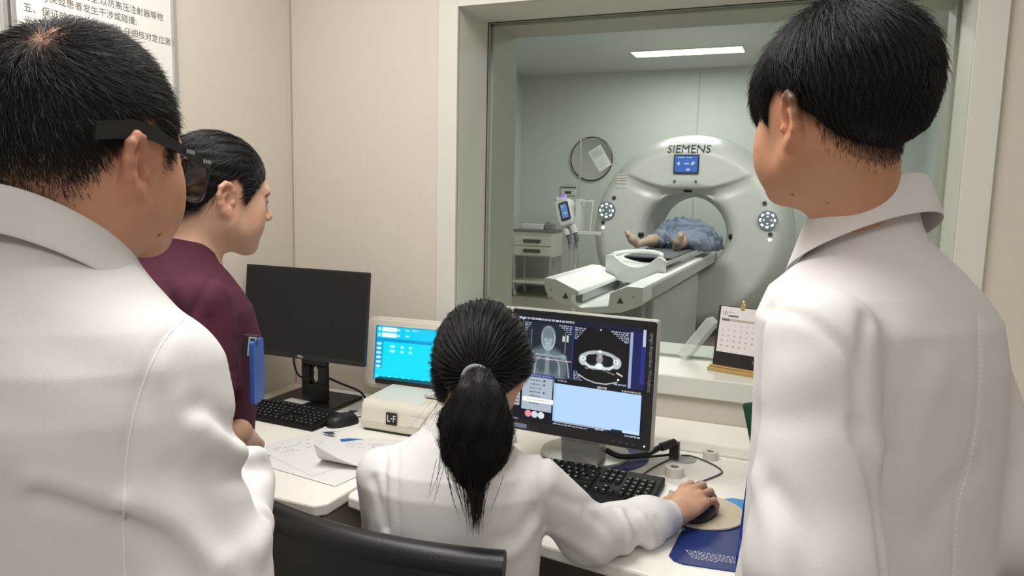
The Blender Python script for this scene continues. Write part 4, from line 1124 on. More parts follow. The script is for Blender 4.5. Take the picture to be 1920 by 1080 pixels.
# ---- blue and green folders at the desk's near corner
M_bf = mat('blue_folder_plastic', (0.012, 0.045, 0.30), 0.25, coat=0.3)
fo = thing('file_folder', 'upright blue plastic file folder seen edge on beside the young man', 'folder', (-0.09, 1.62, DZ + 0.0036), 0)
Mf = Matrix.Translation((-0.062, 1.66, DZ + 0.0036)) @ Matrix.Rotation(rad(-12), 4, 'Z') @ Matrix.Rotation(rad(4), 4, 'Y')
b = MB(); b.box(-0.011, -0.008, -0.17, 0.16, 0.0, 0.235, 0, Mf); b.box(0.008, 0.011, -0.17, 0.16, 0.0, 0.235, 0, Mf); b.box(-0.011, 0.011, -0.172, -0.168, 0, 0.235, 0, Mf)
b.build('cover', M_bf, fo, bevel=0.0015, world=True)
MB().box(-0.007, 0.007, -0.165, 0.15, 0.004, 0.22, 0, Mf).build('pages', M_pg, fo, world=True)
b = MB(); Mg = Matrix.Translation((-0.085, 2.04, DZ + 0.008)) @ Matrix.Rotation(rad(-14), 4, 'Y')
b.box(-0.02, 0.20, -0.004, 0.0, 0.0, 0.19, 0, Mg); b.box(-0.02, 0.20, 0.012, 0.016, 0.0, 0.19, 0, Mg); b.box(-0.024, -0.02, -0.004, 0.016, 0.0, 0.19, 0, Mg)
tag(b.build('file_folder', mat('green_folder', (0.008, 0.075, 0.035), 0.3), None, bevel=0.001), 'dark green plastic folder leaning behind the blue folder', 'folder')
b = MB(); Mg = Matrix.Translation((-0.060, 1.985, DZ + 0.006)) @ Matrix.Rotation(rad(-10), 4, 'Y')
b.box(-0.02, 0.18, -0.004, 0.010, 0.0, 0.14, 0, Mg)
tag(b.build('file_folder', M_bf, None, bevel=0.002), 'low blue folder standing before the green folder', 'folder')

# ---- on the window sill: calendar, acrylic block, tissue box
cal = thing('desk_calendar', 'black desk calendar with October page and gold base on the sill', 'calendar', (-0.21, 2.35, Z0), 0)
yw = rad(-17)
Mc = Matrix.Translation((-0.205, 2.352, Z0)) @ Matrix.Rotation(yw, 4, 'Z')
b = MB(); b.box(-0.085, 0.085, -0.022, 0.035, 0, 0.013, 0, Mc); b.box(-0.085, 0.085, -0.008, 0.028, 0.013, 0.018, 0, Mc)
b.build('base', mat('gold_metal', (0.62, 0.44, 0.20), 0.3, metal=0.85), cal, bevel=0.002, world=True)
Mt = Mc @ Matrix.Translation((0, 0.004, 0.012)) @ Matrix.Rotation(rad(-9), 4, 'X')
MB().box(-0.080, 0.080, 0, 0.007, 0, 0.195, 0, Mt).build('board', mat('calendar_black', (0.018, 0.014, 0.013), 0.4), cal, bevel=0.001, world=True)
Mpg = Mt @ frame((0, -0.0006, 0), (1, 0, 0), (0, 0, 1))
b = MB(); b.box(-0.072, 0.078, 0.048, 0.192, 0, 0.0012, 0, Mpg)
b.text('10', 0.017, Mpg @ Matrix.Translation((-0.058, 0.171, 0.0016)), 1); b.rect(-0.045, -0.012, 0.161, 0.166, 0.0016, 1, Mpg); b.rect(-0.047, -0.027, 0.174, 0.1755, 0.0016, 2, Mpg)
b.rect(-0.065, 0.070, 0.147, 0.154, 0.0016, 2, Mpg); b.rect(-0.065, -0.040, 0.147, 0.154, 0.0018, 1, Mpg)
day = 1
for rw in range(5):
    for cl in range(7):
        if rw == 0 and cl < 2: continue
        if day > 31: break
        if cl < 7: b.text(str(day), 0.0075, Mpg @ Matrix.Translation((-0.058 + 0.0195 * cl, 0.134 - 0.0165 * rw, 0.0016)), 1)
        day += 1
b.build('page', [mat('page_pinkish', (0.78, 0.74, 0.73), 0.6), mat('page_ink', (0.16, 0.13, 0.13), 0.6), mat('page_tan', (0.50, 0.42, 0.34), 0.6)], cal, world=True)
MB().text('BOE', 0.014, Mpg @ Matrix.Translation((0.060, 0.028, 0.0006)), 0).build('logo', mat('rose_print', (0.35, 0.20, 0.15), 0.4), cal, world=True)
b = MB(); b.box(-0.009, 0.006, -0.004, 0.010, 0.184, 0.205, 0, Mt); b.box(-0.006, 0.003, -0.006, 0.012, 0.200, 0.215, 0, Mt)
b.build('clip', mat('brass', (0.72, 0.60, 0.35), 0.25, metal=0.9), cal, bevel=0.003, world=True)
macr = bpy.data.materials.new('clear_acrylic'); macr.use_nodes = True
nt = macr.node_tree; bs = nt.nodes['Principled BSDF']
bs.inputs['Base Color'].default_value = (0.80, 0.84, 0.82, 1); bs.inputs['Roughness'].default_value = 0.15; bs.inputs['Alpha'].default_value = 0.42
Ma = Matrix.Translation((-0.389, 2.495, Z0 + 0.006)) @ Matrix.Rotation(rad(-15), 4, 'Z') @ Matrix.Rotation(rad(36), 4, 'Y')
tag(MB().box(-0.018, 0.018, -0.03, 0.022, 0.004, 0.17, 0, Ma).build('acrylic_holder', macr, None, bevel=0.004), 'clear acrylic block leaning beside the desk calendar', 'acrylic block')
b = MB(); b.box(-1.09, -0.92, 2.33, 2.44, Z0, Z0 + 0.135, 0); b.prism([(-1.06, 2.36), (-0.95, 2.36), (-0.94, 2.41), (-1.05, 2.42)], Z0 + 0.135, Z0 + 0.142, 1)
tag(b.build('carton', [mat('pale_green_card', (0.50, 0.58, 0.50), 0.6), M_pg], None, bevel=0.003), 'pale green carton on the sill behind the scan monitor', 'box')

# ---- office chair of the seated woman
ch = thing('office_chair', 'black padded office chair behind the seated woman', 'chair', (-0.67, 1.17, 0), 0)
M_lea = mat('black_leatherette', (0.010, 0.010, 0.011), 0.38, bump=0.15, bscale=400)
b = MB(); n = 26
v = []; f = []
for j in range(9):
    t_ = j / 8
    for i in range(n + 1):
        u = i / n; x = -0.93 + 0.495 * u
        bow = 0.035 * (1 - (2 * u - 1) ** 2)
        zt = 0.895 - 0.004 * abs(2 * u - 1) ** 6
        v.append((x, 1.025 - bow + 0.03 * t_, 0.42 + (zt - 0.42) * t_ ** 0.9 if False else 0.42 + (zt - 0.42) * t_))
k = len(v)
for j in range(8):
    for i in range(n): f.append((j * (n + 1) + i, j * (n + 1) + i + 1, (j + 1) * (n + 1) + i + 1, (j + 1) * (n + 1) + i))
bo = mesh_obj('backrest', v, f, M_lea, ch, True, world=True)
so = bo.modifiers.new('thick', 'SOLIDIFY'); so.thickness = 0.05; so.offset = 0
bv = bo.modifiers.new('round', 'BEVEL'); bv.width = 0.02; bv.segments = 4; bv.limit_method = 'ANGLE'; bv.angle_limit = rad(50)
b = MB(); top_ = [(-0.93 + 0.495 * i / 20, 1.055 - 0.035 * (1 - (i / 10 - 1) ** 2), 0.893) for i in range(21)]
b.tube(top_, 0.027, 0, 12); b.build('top_roll', M_lea, ch, world=True)
MB().prism(rrect(0.50, 0.50, 0.08, 5, -0.67, 1.24), 0.40, 0.47).build('seat', M_lea, ch, bevel=0.02, seg=3, world=True)
MB().cyl((-0.67, 1.24, 0.10), (-0.67, 1.24, 0.40), 0.03).build('gas_lift', M_bez, ch, world=True)
b = MB()
for a in range(5):
    an = rad(72 * a); b.tube([(-0.67, 1.24, 0.13), (-0.67 + 0.28 * math.cos(an), 1.24 + 0.28 * math.sin(an), 0.08)], 0.02)
    b.lathe([(0.0, 0.0), (0.026, 0.01), (0.03, 0.03), (0.02, 0.06), (0.0, 0.07)], 12, 0, Matrix.Translation((-0.67 + 0.28 * math.cos(an), 1.24 + 0.28 * math.sin(an), 0)))
b.build('star_base', M_bez, ch, world=True)
b = MB(); b.box(-0.70, -0.64, 0.985, 1.05, 0.36, 0.62); b.box(-0.70, -0.64, 1.0, 1.2, 0.36, 0.40); b.build('back_bracket', M_bez, ch, world=True)

# ================================================================== figures: heads, hands, clothes as smooth distance fields
def rot_head(yaw, pitch, roll):
    """facing yaw degrees clockwise from +Y, bowed by pitch, leaning to its right by roll"""
    y, p, r = rad(yaw), rad(-pitch), rad(roll)
    Rz = np.array([[math.cos(y), math.sin(y), 0], [-math.sin(y), math.cos(y), 0], [0, 0, 1]])
    Rx = np.array([[1, 0, 0], [0, math.cos(p), -math.sin(p)], [0, math.sin(p), math.cos(p)]])
    Ry = np.array([[math.cos(r), 0, math.sin(r)], [0, 1, 0], [-math.sin(r), 0, math.cos(r)]])
    return (Rz @ Rx @ Ry).astype(F32)

class Pose:
    def __init__(s, T, yaw, pitch, roll, k=1.0):
        s.T = np.array(T, F32); s.R = rot_head(yaw, pitch, roll); s.k = k
    def loc(s, p): return ((p - s.T) @ s.R) / s.k
    def wor(s, q): return (s.T + (np.asarray(q, F32) * s.k) @ s.R.T).astype(F32)
    def dirw(s, d): return (np.asarray(d, F32) @ s.R.T).astype(F32)

def ear_sdf(p, s):
    e = V(s * 0.0725, -0.004, -0.006)
    u = V(s * 0.30, -0.954, 0.0); n = V(s * 0.954, 0.30, 0.0)
    q = p - e
    a0 = q @ u; w_ = q @ n; v0 = q[:, 2]
    c, s_ = math.cos(rad(-10)), math.sin(rad(-10))
    a = c * a0 + s_ * v0; v = -s_ * a0 + c * v0
    L = np.stack([a, v, w_], 1) / 1.03
    d = ell(L, (0.015, 0.003, -0.001), (0.0175, 0.030, 0.0055))
    d = smin(d, ell(L, (0.007, -0.026, 0.0), (0.0085, 0.011, 0.0052)), 0.008)
    hel = [((-0.002, 0.002, 0.001), 0.004), ((0.000, 0.018, 0.003), 0.0042), ((0.008, 0.030, 0.005), 0.0045), ((0.019, 0.033, 0.006), 0.0048), ((0.029, 0.026, 0.006), 0.0047), ((0.033, 0.010, 0.005), 0.0043), ((0.030, -0.007, 0.004), 0.0040), ((0.021, -0.021, 0.003), 0.0040), ((0.012, -0.028, 0.002), 0.0045)]
    hole = ell(L, (0.0105, -0.003, 0.0055), (0.0085, 0.0135, 0.0115))
    d = smax(d, -hole, 0.004)
    d = smax(d, -ell(L, (0.017, 0.021, 0.006), (0.009, 0.007, 0.007)), 0.003)
    d = smin(d, chain(L, hel, 0.004), 0.003)
    d = smin(d, chain(L, [((0.013, 0.016, 0.002), 0.003), ((0.022, 0.008, 0.003), 0.0035), ((0.022, -0.006, 0.003), 0.0035), ((0.014, -0.018, 0.003), 0.004)], 0.004), 0.003)
    d = smin(d, ball(L, (-0.001, -0.006, 0.004), 0.0045), 0.004)
    return d

def head_sdf(p, female=False, fat=0.0):
    d = smin(ell(p, (0, -0.016, 0.028), (0.077, 0.098, 0.089)), ell(p, (0, 0.028, -0.018), (0.064 + fat * .4, 0.066, 0.086)), 0.03)
    d = smin(d, ell(p, (0, 0.030, -0.072), (0.050 + fat, 0.050, 0.040)), 0.028)
    jr = 0.016 if female else 0.020
    d = smin(d, ball(p, (0, 0.077, -0.099), 0.0155 if female else 0.018), 0.03)
    for s in (-1, 1):
        d = smin(d, cone(p, (s * (0.050 + fat), 0.004, -0.052), (s * 0.024, 0.068, -0.095), jr + fat, jr - 0.003), 0.03)
        d = smin(d, ell(p, (s * (0.043 + fat * .5), 0.056, -0.022), (0.022, 0.022, 0.024)), 0.025)
        d = smin(d, ell(p, (s * 0.040, 0.058, -0.055), (0.022 + fat, 0.022, 0.026)), 0.03)
    d = smin(d, cone(p, (-0.028, 0.081, 0.024), (0.028, 0.081, 0.024), 0.0115, 0.0115), 0.022)
    for s in (-1, 1):
        d = smax(d, -ell(p, (s * 0.031, 0.101, 0.005), (0.017, 0.0135, 0.0105)), 0.014)
        d = smin(d, ball(p, (s * 0.031, 0.0785, 0.004), 0.0125), 0.002)
        lid = smax(ball(p, (s * 0.031, 0.0785, 0.0045), 0.0140), -(p[:, 2] - 0.0045 - 0.12 * (p[:, 1] - 0.085)), 0.002)   # lowered upper lid
        d = smin(d, lid, 0.003)
        low = smax(ball(p, (s * 0.031, 0.0782, 0.0035), 0.0137), p[:, 2] + 0.003, 0.002)
        d = smin(d, low, 0.003)
    d = smin(d, cone(p, (0, 0.090, 0.014), (0, 0.108, -0.022), 0.0065, 0.0085), 0.014)
    d = smin(d, ball(p, (0, 0.1115, -0.0265), 0.0095), 0.008)
    for s in (-1, 1):
        d = smin(d, ell(p, (s * 0.0115, 0.1015, -0.031), (0.0075, 0.0095, 0.0065)), 0.006)
        d = smax(d, -ell(p, (s * 0.006, 0.105, -0.0375), (0.0032, 0.005, 0.003)), 0.003)
    d = smin(d, ell(p, (0, 0.088, -0.052), (0.024, 0.010, 0.012)), 0.014)
    d = smin(d, ell(p, (0, 0.0945, -0.0535), (0.021, 0.0075, 0.0048)), 0.004)
    d = smin(d, ell(p, (0, 0.0925, -0.0635), (0.018, 0.0075, 0.0055)), 0.004)
    m = np.exp(-((p[:, 2] + 0.0585) / 0.0018) ** 2) * np.exp(-(p[:, 0] / 0.020) ** 4) * (p[:, 1] > 0.07)
    d = d + 0.0022 * m
    for s in (-1, 1):
        d = smin(d, ear_sdf(p, s), 0.005)
    return d

def neck_sdf(p, r=0.055, y=0.0, lean=0.0):
    d = cone(p, (0, -0.022 + y, -0.045), (0, -0.052 + y + lean, -0.185), r - 0.002, r + 0.004)
    for s in (-1, 1):     # the tendon from behind the ear to the collarbone
        d = smin(d, cone(p, (s * 0.055, -0.022, -0.045), (s * 0.022, 0.008 + lean, -0.175), 0.013, 0.011), 0.03)
    return d

def warp_head(q, low=1.0, top=1.0, deep=1.0):
    """individual skulls: a shorter lower face, a higher crown, a flatter face"""
    q = q.copy(); z = q[:, 2]
    q[:, 2] = np.where(z < -0.02, -0.02 + (z + 0.02) * low, np.where(z > 0.03, 0.03 + (z - 0.03) / top, z))
    q[:, 1] = np.where(q[:, 1] > 0.02, 0.02 + (q[:, 1] - 0.02) * deep, q[:, 1])
    return q

def neck_w(p, P_, end, r0, r1):
    """neck from inside the skull down to a world point inside the collar, with the two side tendons"""
    e = np.asarray(end, F32)
    d = cone(p, P_.wor((0, -0.030, -0.040)), e, r0, r1)
    for s in (-1, 1):
        d = smin(d, cone(p, P_.wor((s * 0.050, -0.020, -0.040)), e + P_.dirw((s * 0.020, 0.045, 0.0)), 0.013, 0.011), 0.03)
    return d

def poly_sd(y, z, poly):
    """signed distance to a closed outline in the side view (inside negative)"""
    d = np.full(y.shape, 9.0, F32); ins = np.zeros(y.shape, bool)
    n = len(poly)
    for i in range(n):
        (ax, ay), (bx, by) = poly[i], poly[(i + 1) % n]
        L = (bx - ax) ** 2 + (by - ay) ** 2
        t = np.clip(((y - ax) * (bx - ax) + (z - ay) * (by - ay)) / L, 0, 1)
        d = np.minimum(d, np.hypot(y - ax - t * (bx - ax), z - ay - t * (by - ay)))
        if ay != by:
            ins ^= ((ay > z) != (by > z)) & (y < (bx - ax) * (z - ay) / (by - ay) + ax)
    return np.where(ins, -d, d)

def hand_sdf(p, curl=1.0, spread=1.0, side=1):
    """right hand (side 1) palm down, fingers along +y, wrist at the origin; side -1 mirrors it"""
    q = p * V(side, 1, 1)
    mcp = [(-0.024, 0.086, 0.010), (-0.003, 0.091, 0.014), (0.017, 0.086, 0.011), (0.034, 0.076, 0.004)]
    ln = [(0.042, 0.024, 0.020), (0.046, 0.028, 0.021), (0.042, 0.026, 0.020), (0.033, 0.019, 0.017)]
    rr = [0.0092, 0.0094, 0.0088, 0.0078]
    d = ell(q, (0.004, 0.045, 0.0), (0.037, 0.050, 0.014))
    for i, m in enumerate(mcp):
        d = smin(d, cone(q, (m[0] * 0.45, 0.004, 0.002), m, 0.013, 0.0105), 0.012)
    d = smin(d, cone(q, (0.002, -0.07, 0.0), (0.002, 0.012, 0.0), 0.025, 0.024), 0.02)
    for i, m in enumerate(mcp):
        a = np.array(m, F32); sp = (i - 1.4) * 0.09 * spread
        pts = [(a, rr[i] + 0.0008)]
        for j, (l, an) in enumerate(zip(ln[i], (12, 48, 78))):
            an = rad(an * curl)
            a = a + l * V(math.sin(sp) * math.cos(an), math.cos(sp) * math.cos(an), -math.sin(an))
            pts.append((a, rr[i] - 0.0006 * (j + 1)))
        d = smin(d, chain(q, pts, 0.003), 0.0055)
    th = [((-0.014, 0.012, -0.004), 0.0145), ((-0.040, 0.046, -0.012), 0.0120), ((-0.046, 0.078, -0.018), 0.0100), ((-0.040, 0.102, -0.024), 0.0085)]
    d = smin(d, chain(q, th, 0.006), 0.010)
    return d

def loft(p, cx, cy, yaw, tab, n=2.3):
    """upright trunk: table rows (z, half width, half depth, offset to its right, offset forward)"""
    t = np.array(tab, F32)
    y = rad(yaw)
    r = V(math.cos(y), -math.sin(y)); f = V(math.sin(y), math.cos(y))
    q = p[:, :2] - V(cx, cy)
    z = p[:, 2]
    a, b, o_r, o_f = (np.interp(z, t[:, 0], t[:, k]).astype(F32) for k in (1, 2, 3, 4))
    u = (q @ r - o_r) / a; v = (q @ f - o_f) / b
    k = (np.abs(u) ** n + np.abs(v) ** n) ** (1 / n) + 1e-6
    g = np.sqrt((np.abs(u) ** (n - 1) / a) ** 2 + (np.abs(v) ** (n - 1) / b) ** 2) / k ** (n - 1) + 1e-6
    d = (k - 1) / np.maximum(g, 1 / np.maximum(a, b)) 
    d = np.clip(d, -0.2, 3)
    return smax(d, np.maximum(z - t[-1, 0], t[0, 0] - z), 0.02)

def creases(p, d, cl, reach=0.12):
    """cl: (polyline, width, depth): positive depth cuts a groove, negative raises a ridge"""
    d = d.copy()
    for pts, wd, dep in cl:
        m = pts.reshape(-1, 3); lo = m.min(0) - 3 * wd; hi = m.max(0) + 3 * wd
        ok = ((p >= lo) & (p <= hi)).all(1)
        if ok.any():
            dd = polyd(p[ok], pts)
            L = 1.0
            d[ok] += dep * np.exp(-(dd / wd) ** 2)
    return d
def fold_noise(p, amp, fx=(9, 7, 5), seed=0.0):
    x, y, z = p[:, 0], p[:, 1], p[:, 2]
    w1 = np.sin(fx[0] * x + 3.1 * np.sin(fx[2] * z + seed) + seed)
    w2 = np.sin(fx[1] * 1.7 * y - fx[2] * 2.1 * z + 2.3 * np.sin(fx[0] * x + 1.3 + seed))
    w3 = np.sin(17 * (x + y) + 11 * z + 2 * w1)
    return amp * (0.5 * w1 + 0.35 * w2 + 0.3 * w3)

def surf_sample(v, q, n, maskf=None):
    """random points on a quad mesh with their normals"""
    t = np.concatenate([q[:, [0, 1, 2]], q[:, [0, 2, 3]]])
    a, b, c = v[t[:, 0]], v[t[:, 1]], v[t[:, 2]]
    nr = np.cross(b - a, c - a); ar = np.sqrt((nr ** 2).sum(1))
    wt = ar.copy()
    if maskf is not None: wt *= np.clip(maskf((a + b + c) / 3), 0, None)
    i = RNG.choice(len(t), n, p=wt / wt.sum())
    r1 = np.sqrt(RNG.random(n))[:, None]; r2 = RNG.random(n)[:, None]
    P = a[i] * (1 - r1) + b[i] * (r1 * (1 - r2)) + c[i] * (r1 * r2)
    return P.astype(F32), (nr[i] / np.maximum(ar[i], 1e-12)[:, None]).astype(F32)

def grow(P, Nn, flow, L, S, lift, f=None, jit=0.15, gap=0.001, sag=0.0):
    """grow strands from P along flow(p), lifted from the surface; f keeps them outside"""
    n = len(P); out = np.empty((n, S, 3), F32)
    L = np.broadcast_to(np.asarray(L, F32), (n,)); st = (L / (S - 1))[:, None]
    rnd = RNG.normal(0, jit, (n, 3)).astype(F32)
    p = P.copy(); out[:, 0] = p
    for k in range(1, S):
        d = flow(p)
        d = d / np.maximum(np.sqrt((d * d).sum(1)), 1e-6)[:, None]
        if f is not None:
            g = grad(f, p, 0.002); g /= np.maximum(np.sqrt((g * g).sum(1)), 1e-6)[:, None]
            d = d - g * (d * g).sum(1)[:, None]
            d /= np.maximum(np.sqrt((d * d).sum(1)), 1e-6)[:, None]
        lf = lift * (1 - k / S) if np.isscalar(lift) else (lift * (1 - k / S))[:, None]
        d = d + rnd + (Nn if f is None else g) * lf
        d[:, 2] -= sag * k / S
        d /= np.maximum(np.sqrt((d * d).sum(1)), 1e-6)[:, None]
        p = p + d * st
        if f is not None:
            dd = f(p); pen = np.maximum(gap - dd, 0)[:, None]
            p = p + g * pen
        out[:, k] = p
    return out

M_hairc = bpy.data.materials.new('black_hair'); M_hairc.use_nodes = True
_b = M_hairc.node_tree.nodes['Principled BSDF']
_b.inputs['Base Color'].default_value = (0.006, 0.005, 0.0055, 1); _b.inputs['Roughness'].default_value = 0.40; _b.inputs['Specular IOR Level'].default_value = 0.38
M_hairs = mat('black_hair_mass', (0.006, 0.0052, 0.0055), 0.55, spec=0.25)
M_coat = mat('white_cotton', (0.74, 0.725, 0.715), 0.85, bump=0.12, bscale=900, spec=0.2)
M_stitch = mat('white_stitching', (0.86, 0.84, 0.83), 0.8)
M_skin = attr_mat('skin', rough=0.5, spec=0.35, sss=0.0, bump=0.06, bscale=700)
M_trou = mat('dark_trousers', (0.03, 0.032, 0.04), 0.8)
M_shoe = mat('black_shoe', (0.012, 0.012, 0.012), 0.4)

def skin_colour(q, base, female=False, lips=(0.50, 0.20, 0.17), brows=True):
    """skin tone over head-local points: redder ears and cheeks, lips, brows, eyes"""
    c = np.broadcast_to(np.array(base, F32), q.shape).copy()
    x, y, z = np.abs(q[:, 0]), q[:, 1], q[:, 2]
    def mix(m, col):
        m = np.clip(m, 0, 1)[:, None]
        c[:] = c * (1 - m) + np.array(col, F32) * m
    n = np.sin(70 * q[:, 0] + 3 * np.sin(55 * y)) * np.sin(60 * z + 2 * np.sin(48 * y))
    c *= (1 + 0.03 * n)[:, None]
    mix((x > 0.072) * 0.35 * (np.abs(z) < 0.05), np.array(base) * V(1.12, 0.82, 0.80))
    mix(0.25 * np.exp(-((x - 0.045) / 0.02) ** 2 - ((z + 0.025) / 0.022) ** 2) * (y > 0.03), np.array(base) * V(1.1, 0.75, 0.72))
    mix(((x < 0.021 - 6.0 * (z + 0.0585) ** 2 * 30) & (z < -0.0485) & (z > -0.0695) & (y > 0.088)) * 0.8, lips)
    if brows:
        bz = 0.0225 + 0.10 * (x - 0.015) - 3.5 * np.maximum(x - 0.032, 0) ** 1.4
        mix(np.exp(-((z - bz) / 0.0032) ** 2) * (x > 0.012) * (x < 0.050) * (y > 0.05) * 0.9, (0.02, 0.014, 0.012))
    e = np.sqrt((x - 0.031) ** 2 + (z - 0.003) ** 2)
    onb = (np.abs(np.sqrt((x - 0.031) ** 2 + (y - 0.0785) ** 2 + (z - 0.004) ** 2) - 0.0125) < 0.0006) & (y > 0.082)
    mix(onb * 1.0, (0.55, 0.52, 0.50)); mix(onb * (e < 0.0055), (0.02, 0.012, 0.009))
    lash = (np.abs(z - 0.0045 - 0.12 * (y - 0.085)) < 0.0012) & (np.abs(x - 0.031) < 0.015) & (y > 0.083)
    mix(lash * 0.9, (0.03, 0.02, 0.018))
    return c

def collar(name, pose_c, yaw, tilt, rx, ry, prof, a0, a1, m, parent, th=0.003, flare=None, roll=0.0):
    """folded collar round a neck: prof rows (outward, up); a0..a1 degrees, 0 = nape, positive towards the wearer's right"""
    N = 60; R_ = rot_head(yaw, 0, roll); sh = math.tan(rad(tilt))
    v = []; f = []
    for i in range(N + 1):
        a = rad(a0 + (a1 - a0) * i / N)
        fr = abs(a) / PI
        for (o, u) in prof:
            ox = o * (1 + 0.0 * fr)
            x = math.sin(a) * (rx + ox); y = -math.cos(a) * (ry + ox)
            z = u - y * sh      # the ring slopes down to the front, the fall hangs plumb
            if flare: z += flare * fr * fr
            v.append(np.array(pose_c) + R_ @ np.array([x, y, z]))
    k = len(prof)
    for i in range(N):
        for j in range(k - 1):
            f.append((i * k + j, (i + 1) * k + j, (i + 1) * k + j + 1, i * k + j + 1))
    o = mesh_obj(name, [tuple(x) for x in v], f, m, parent, True, world=True)
    s = o.modifiers.new('cloth', 'SOLIDIFY'); s.thickness = th; s.offset = 0
    sb = o.modifiers.new('soft', 'SUBSURF'); sb.levels = 1; sb.render_levels = 2
    return o

def legs(root, c, yaw, ztop, gap=0.09, dz=0.0):
    """trousers and shoes below the coat, out of the frame"""
    y = rad(yaw); r = np.array([math.cos(y), -math.sin(y), 0]); fw = np.array([math.sin(y), math.cos(y), 0])
    for s in (-1, 1):
        b = MB(); h = np.array(c) + r * gap * s
        b.tube([tuple(h + np.array([0, 0, ztop])), tuple(h + np.array([0, 0, 0.5])), tuple(h + np.array([0, 0, 0.03]))], [0.085, 0.068, 0.055], 0, 16)
        b.build('trouser_leg', M_trou, root, world=True)
        Mx = frame(tuple(h + fw * 0.05), tuple(r), tuple(fw))
        MB().prism([(0.045 * math.cos(t) * (1 if math.sin(t) > 0 else 0.8), 0.135 * math.sin(t)) for t in np.linspace(0, 2 * PI, 24, endpoint=False)], 0.0, 0.07, 0, Mx).build('shoe', M_shoe, root, bevel=0.02, seg=3, world=True)

def seam(name, f, px, parent, m, r=0.0012, dash=None, off=0.0, n=8):
    """stitched seam lying on a cloth surface along a row of sight points"""
    P = on(f, catmull(px, n), off=off)
    b = MB()
    if dash is None:
        b.tube([tuple(p) for p in P], r, 0, 5)
    else:
        L = np.concatenate([[0], np.cumsum(np.sqrt(((P[1:] - P[:-1]) ** 2).sum(1)))])
        t = 0
        while t < L[-1]:
            a = [np.interp(t, L, P[:, k]) for k in range(3)]; e = [np.interp(min(t + dash * 0.6, L[-1]), L, P[:, k]) for k in range(3)]
            b.tube([a, [(a[k] + e[k]) / 2 for k in range(3)], e], [r * 0.6, r, r * 0.6], 0, 5)
            t += dash
    o = b.build(name, m, parent, smooth=True, world=True)
    return o

# ================================================================== the older man with glasses
def person(label, loc):
    return thing('person', label, 'person', loc)
def poly_hair(poly):
    return lambda q: poly_sd(q[:, 1], q[:, 2], poly)

old = person('older man in white coat with black thick-armed glasses and thinning cropped hair', (-0.745, 0.53, 0))
PO = Pose((-0.735, 0.580, 1.530), -3, 4, 4, 1.01)
OCC = at(112, 474, 0.79)
OC = (OCC[0] - 0.005, OCC[1] - 0.015); OYAW = -4
TAB_O = [(0.60, .25, .17, 0, 0), (0.80, .225, .155, 0, 0), (0.95, .205, .145, 0, 0), (1.05, .195, .138, 0, 0), (1.20, .195, .135, 0, 0), (1.28, .192, .128, 0, 0), (1.325, .180, .118, 0, 0), (1.36, .150, .102, 0, .0), (1.395, .108, .085, 0, .005), (1.425, .074, .072, 0, .01), (1.45, .060, .062, 0, .014), (1.465, .05, .05, 0, .014)]
O_sh, O_el = V(-0.612, 0.545, 1.305), V(-0.548, 0.530, 1.10)
O_wr = V(-0.68, 0.72, 1.115)
O_shL, O_elL, O_wrL = V(-0.945, 0.565, 1.305), V(-0.985, 0.585, 1.10), V(-0.76, 0.73, 1.10)
def old_torso(p): return loft(p, OC[0], OC[1], OYAW, TAB_O)
def old_base(p):
    d = old_torso(p)
    for a, b, c in ((O_sh, O_el, O_wr), (O_shL, O_elL, O_wrL)):
        e = smin(cone(p, a, b, 0.066, 0.064), cone(p, b, c, 0.062, 0.05), 0.035)
        d = smin(d, e, 0.03)
    return smin(d, cone(p, OCC - np.array([0.0, 0.005, 0.09]), OCC - np.array([0, 0, 0.018]), 0.075, 0.062), 0.025)
def old_coat(p):
    d = old_base(p)
    d = creases(p, d, OCR) if OCR else d
    return d + fold_noise(p, 0.0022, seed=0.4)
OCR = []
def OC_(px, w_, dep): OCR.append((on(old_base, catmull(px, 4)), w_, dep))
OC_([(345, 598), (300, 650), (262, 740), (240, 840), (232, 960), (234, 1080)], 0.006, 0.004)           # armhole seam
OC_([(80, 925), (140, 945), (232, 975)], 0.012, 0.008); OC_([(70, 905), (140, 925), (228, 958)], 0.012, -0.007)
OC_([(240, 985), (300, 1010), (360, 1080)], 0.016, 0.010); OC_([(260, 960), (330, 990), (400, 1060)], 0.018, -0.010)
OC_([(380, 800), (440, 850), (490, 850)], 0.014, -0.010); OC_([(370, 770), (430, 800), (470, 800)], 0.014, 0.007); OC_([(400, 880), (455, 880), (500, 870)], 0.016, 0.008)
OC_([(330, 880), (390, 930), (420, 1010)], 0.014, 0.004); OC_([(300, 690), (340, 760), (400, 820)], 0.016, -0.004)
OC_([(0, 850), (100, 880), (225, 930)], 0.03, -0.005); OC_([(60, 620), (180, 690), (300, 720)], 0.03, 0.005)
OC_([(490, 960), (505, 980), (480, 1030)], 0.016, -0.008)
LO, HI = (-1.10, 0.33, 0.62), (-0.42, 0.82, 1.49)
sculpt('lab_coat', old_coat, LO, HI, 0.0052, M_coat, old)
OSK = (0.56, 0.285, 0.180)
def old_body(p):
    q = PO.loc(p)
    d = smin(head_sdf(warp_head(q, 1.14, 1.18, 1.08), fat=0.001) * PO.k, neck_w(p, PO, OCC - np.array([0, 0, 0.06]), 0.058, 0.056), 0.03)
    d = smin(d, old_base(p) + 0.022, 0.008)
    # left hand tucked under the right elbow
    h = hand_sdf((p - V(-0.775, 0.63, 1.066)) @ rot_head(78, 0, 0), 0.6, 0.4, -1)
    return np.minimum(d, h)
HP_O = [(.10, .2), (.094, .078), (.068, .055), (.050, .03), (.040, -.006), (.024, -.010), (.018, .024), (0, .046), (-.022, .036), (-.040, .0), (-.050, -.045), (-.07, -.078), (-.2, -.085), (-.2, .2)]
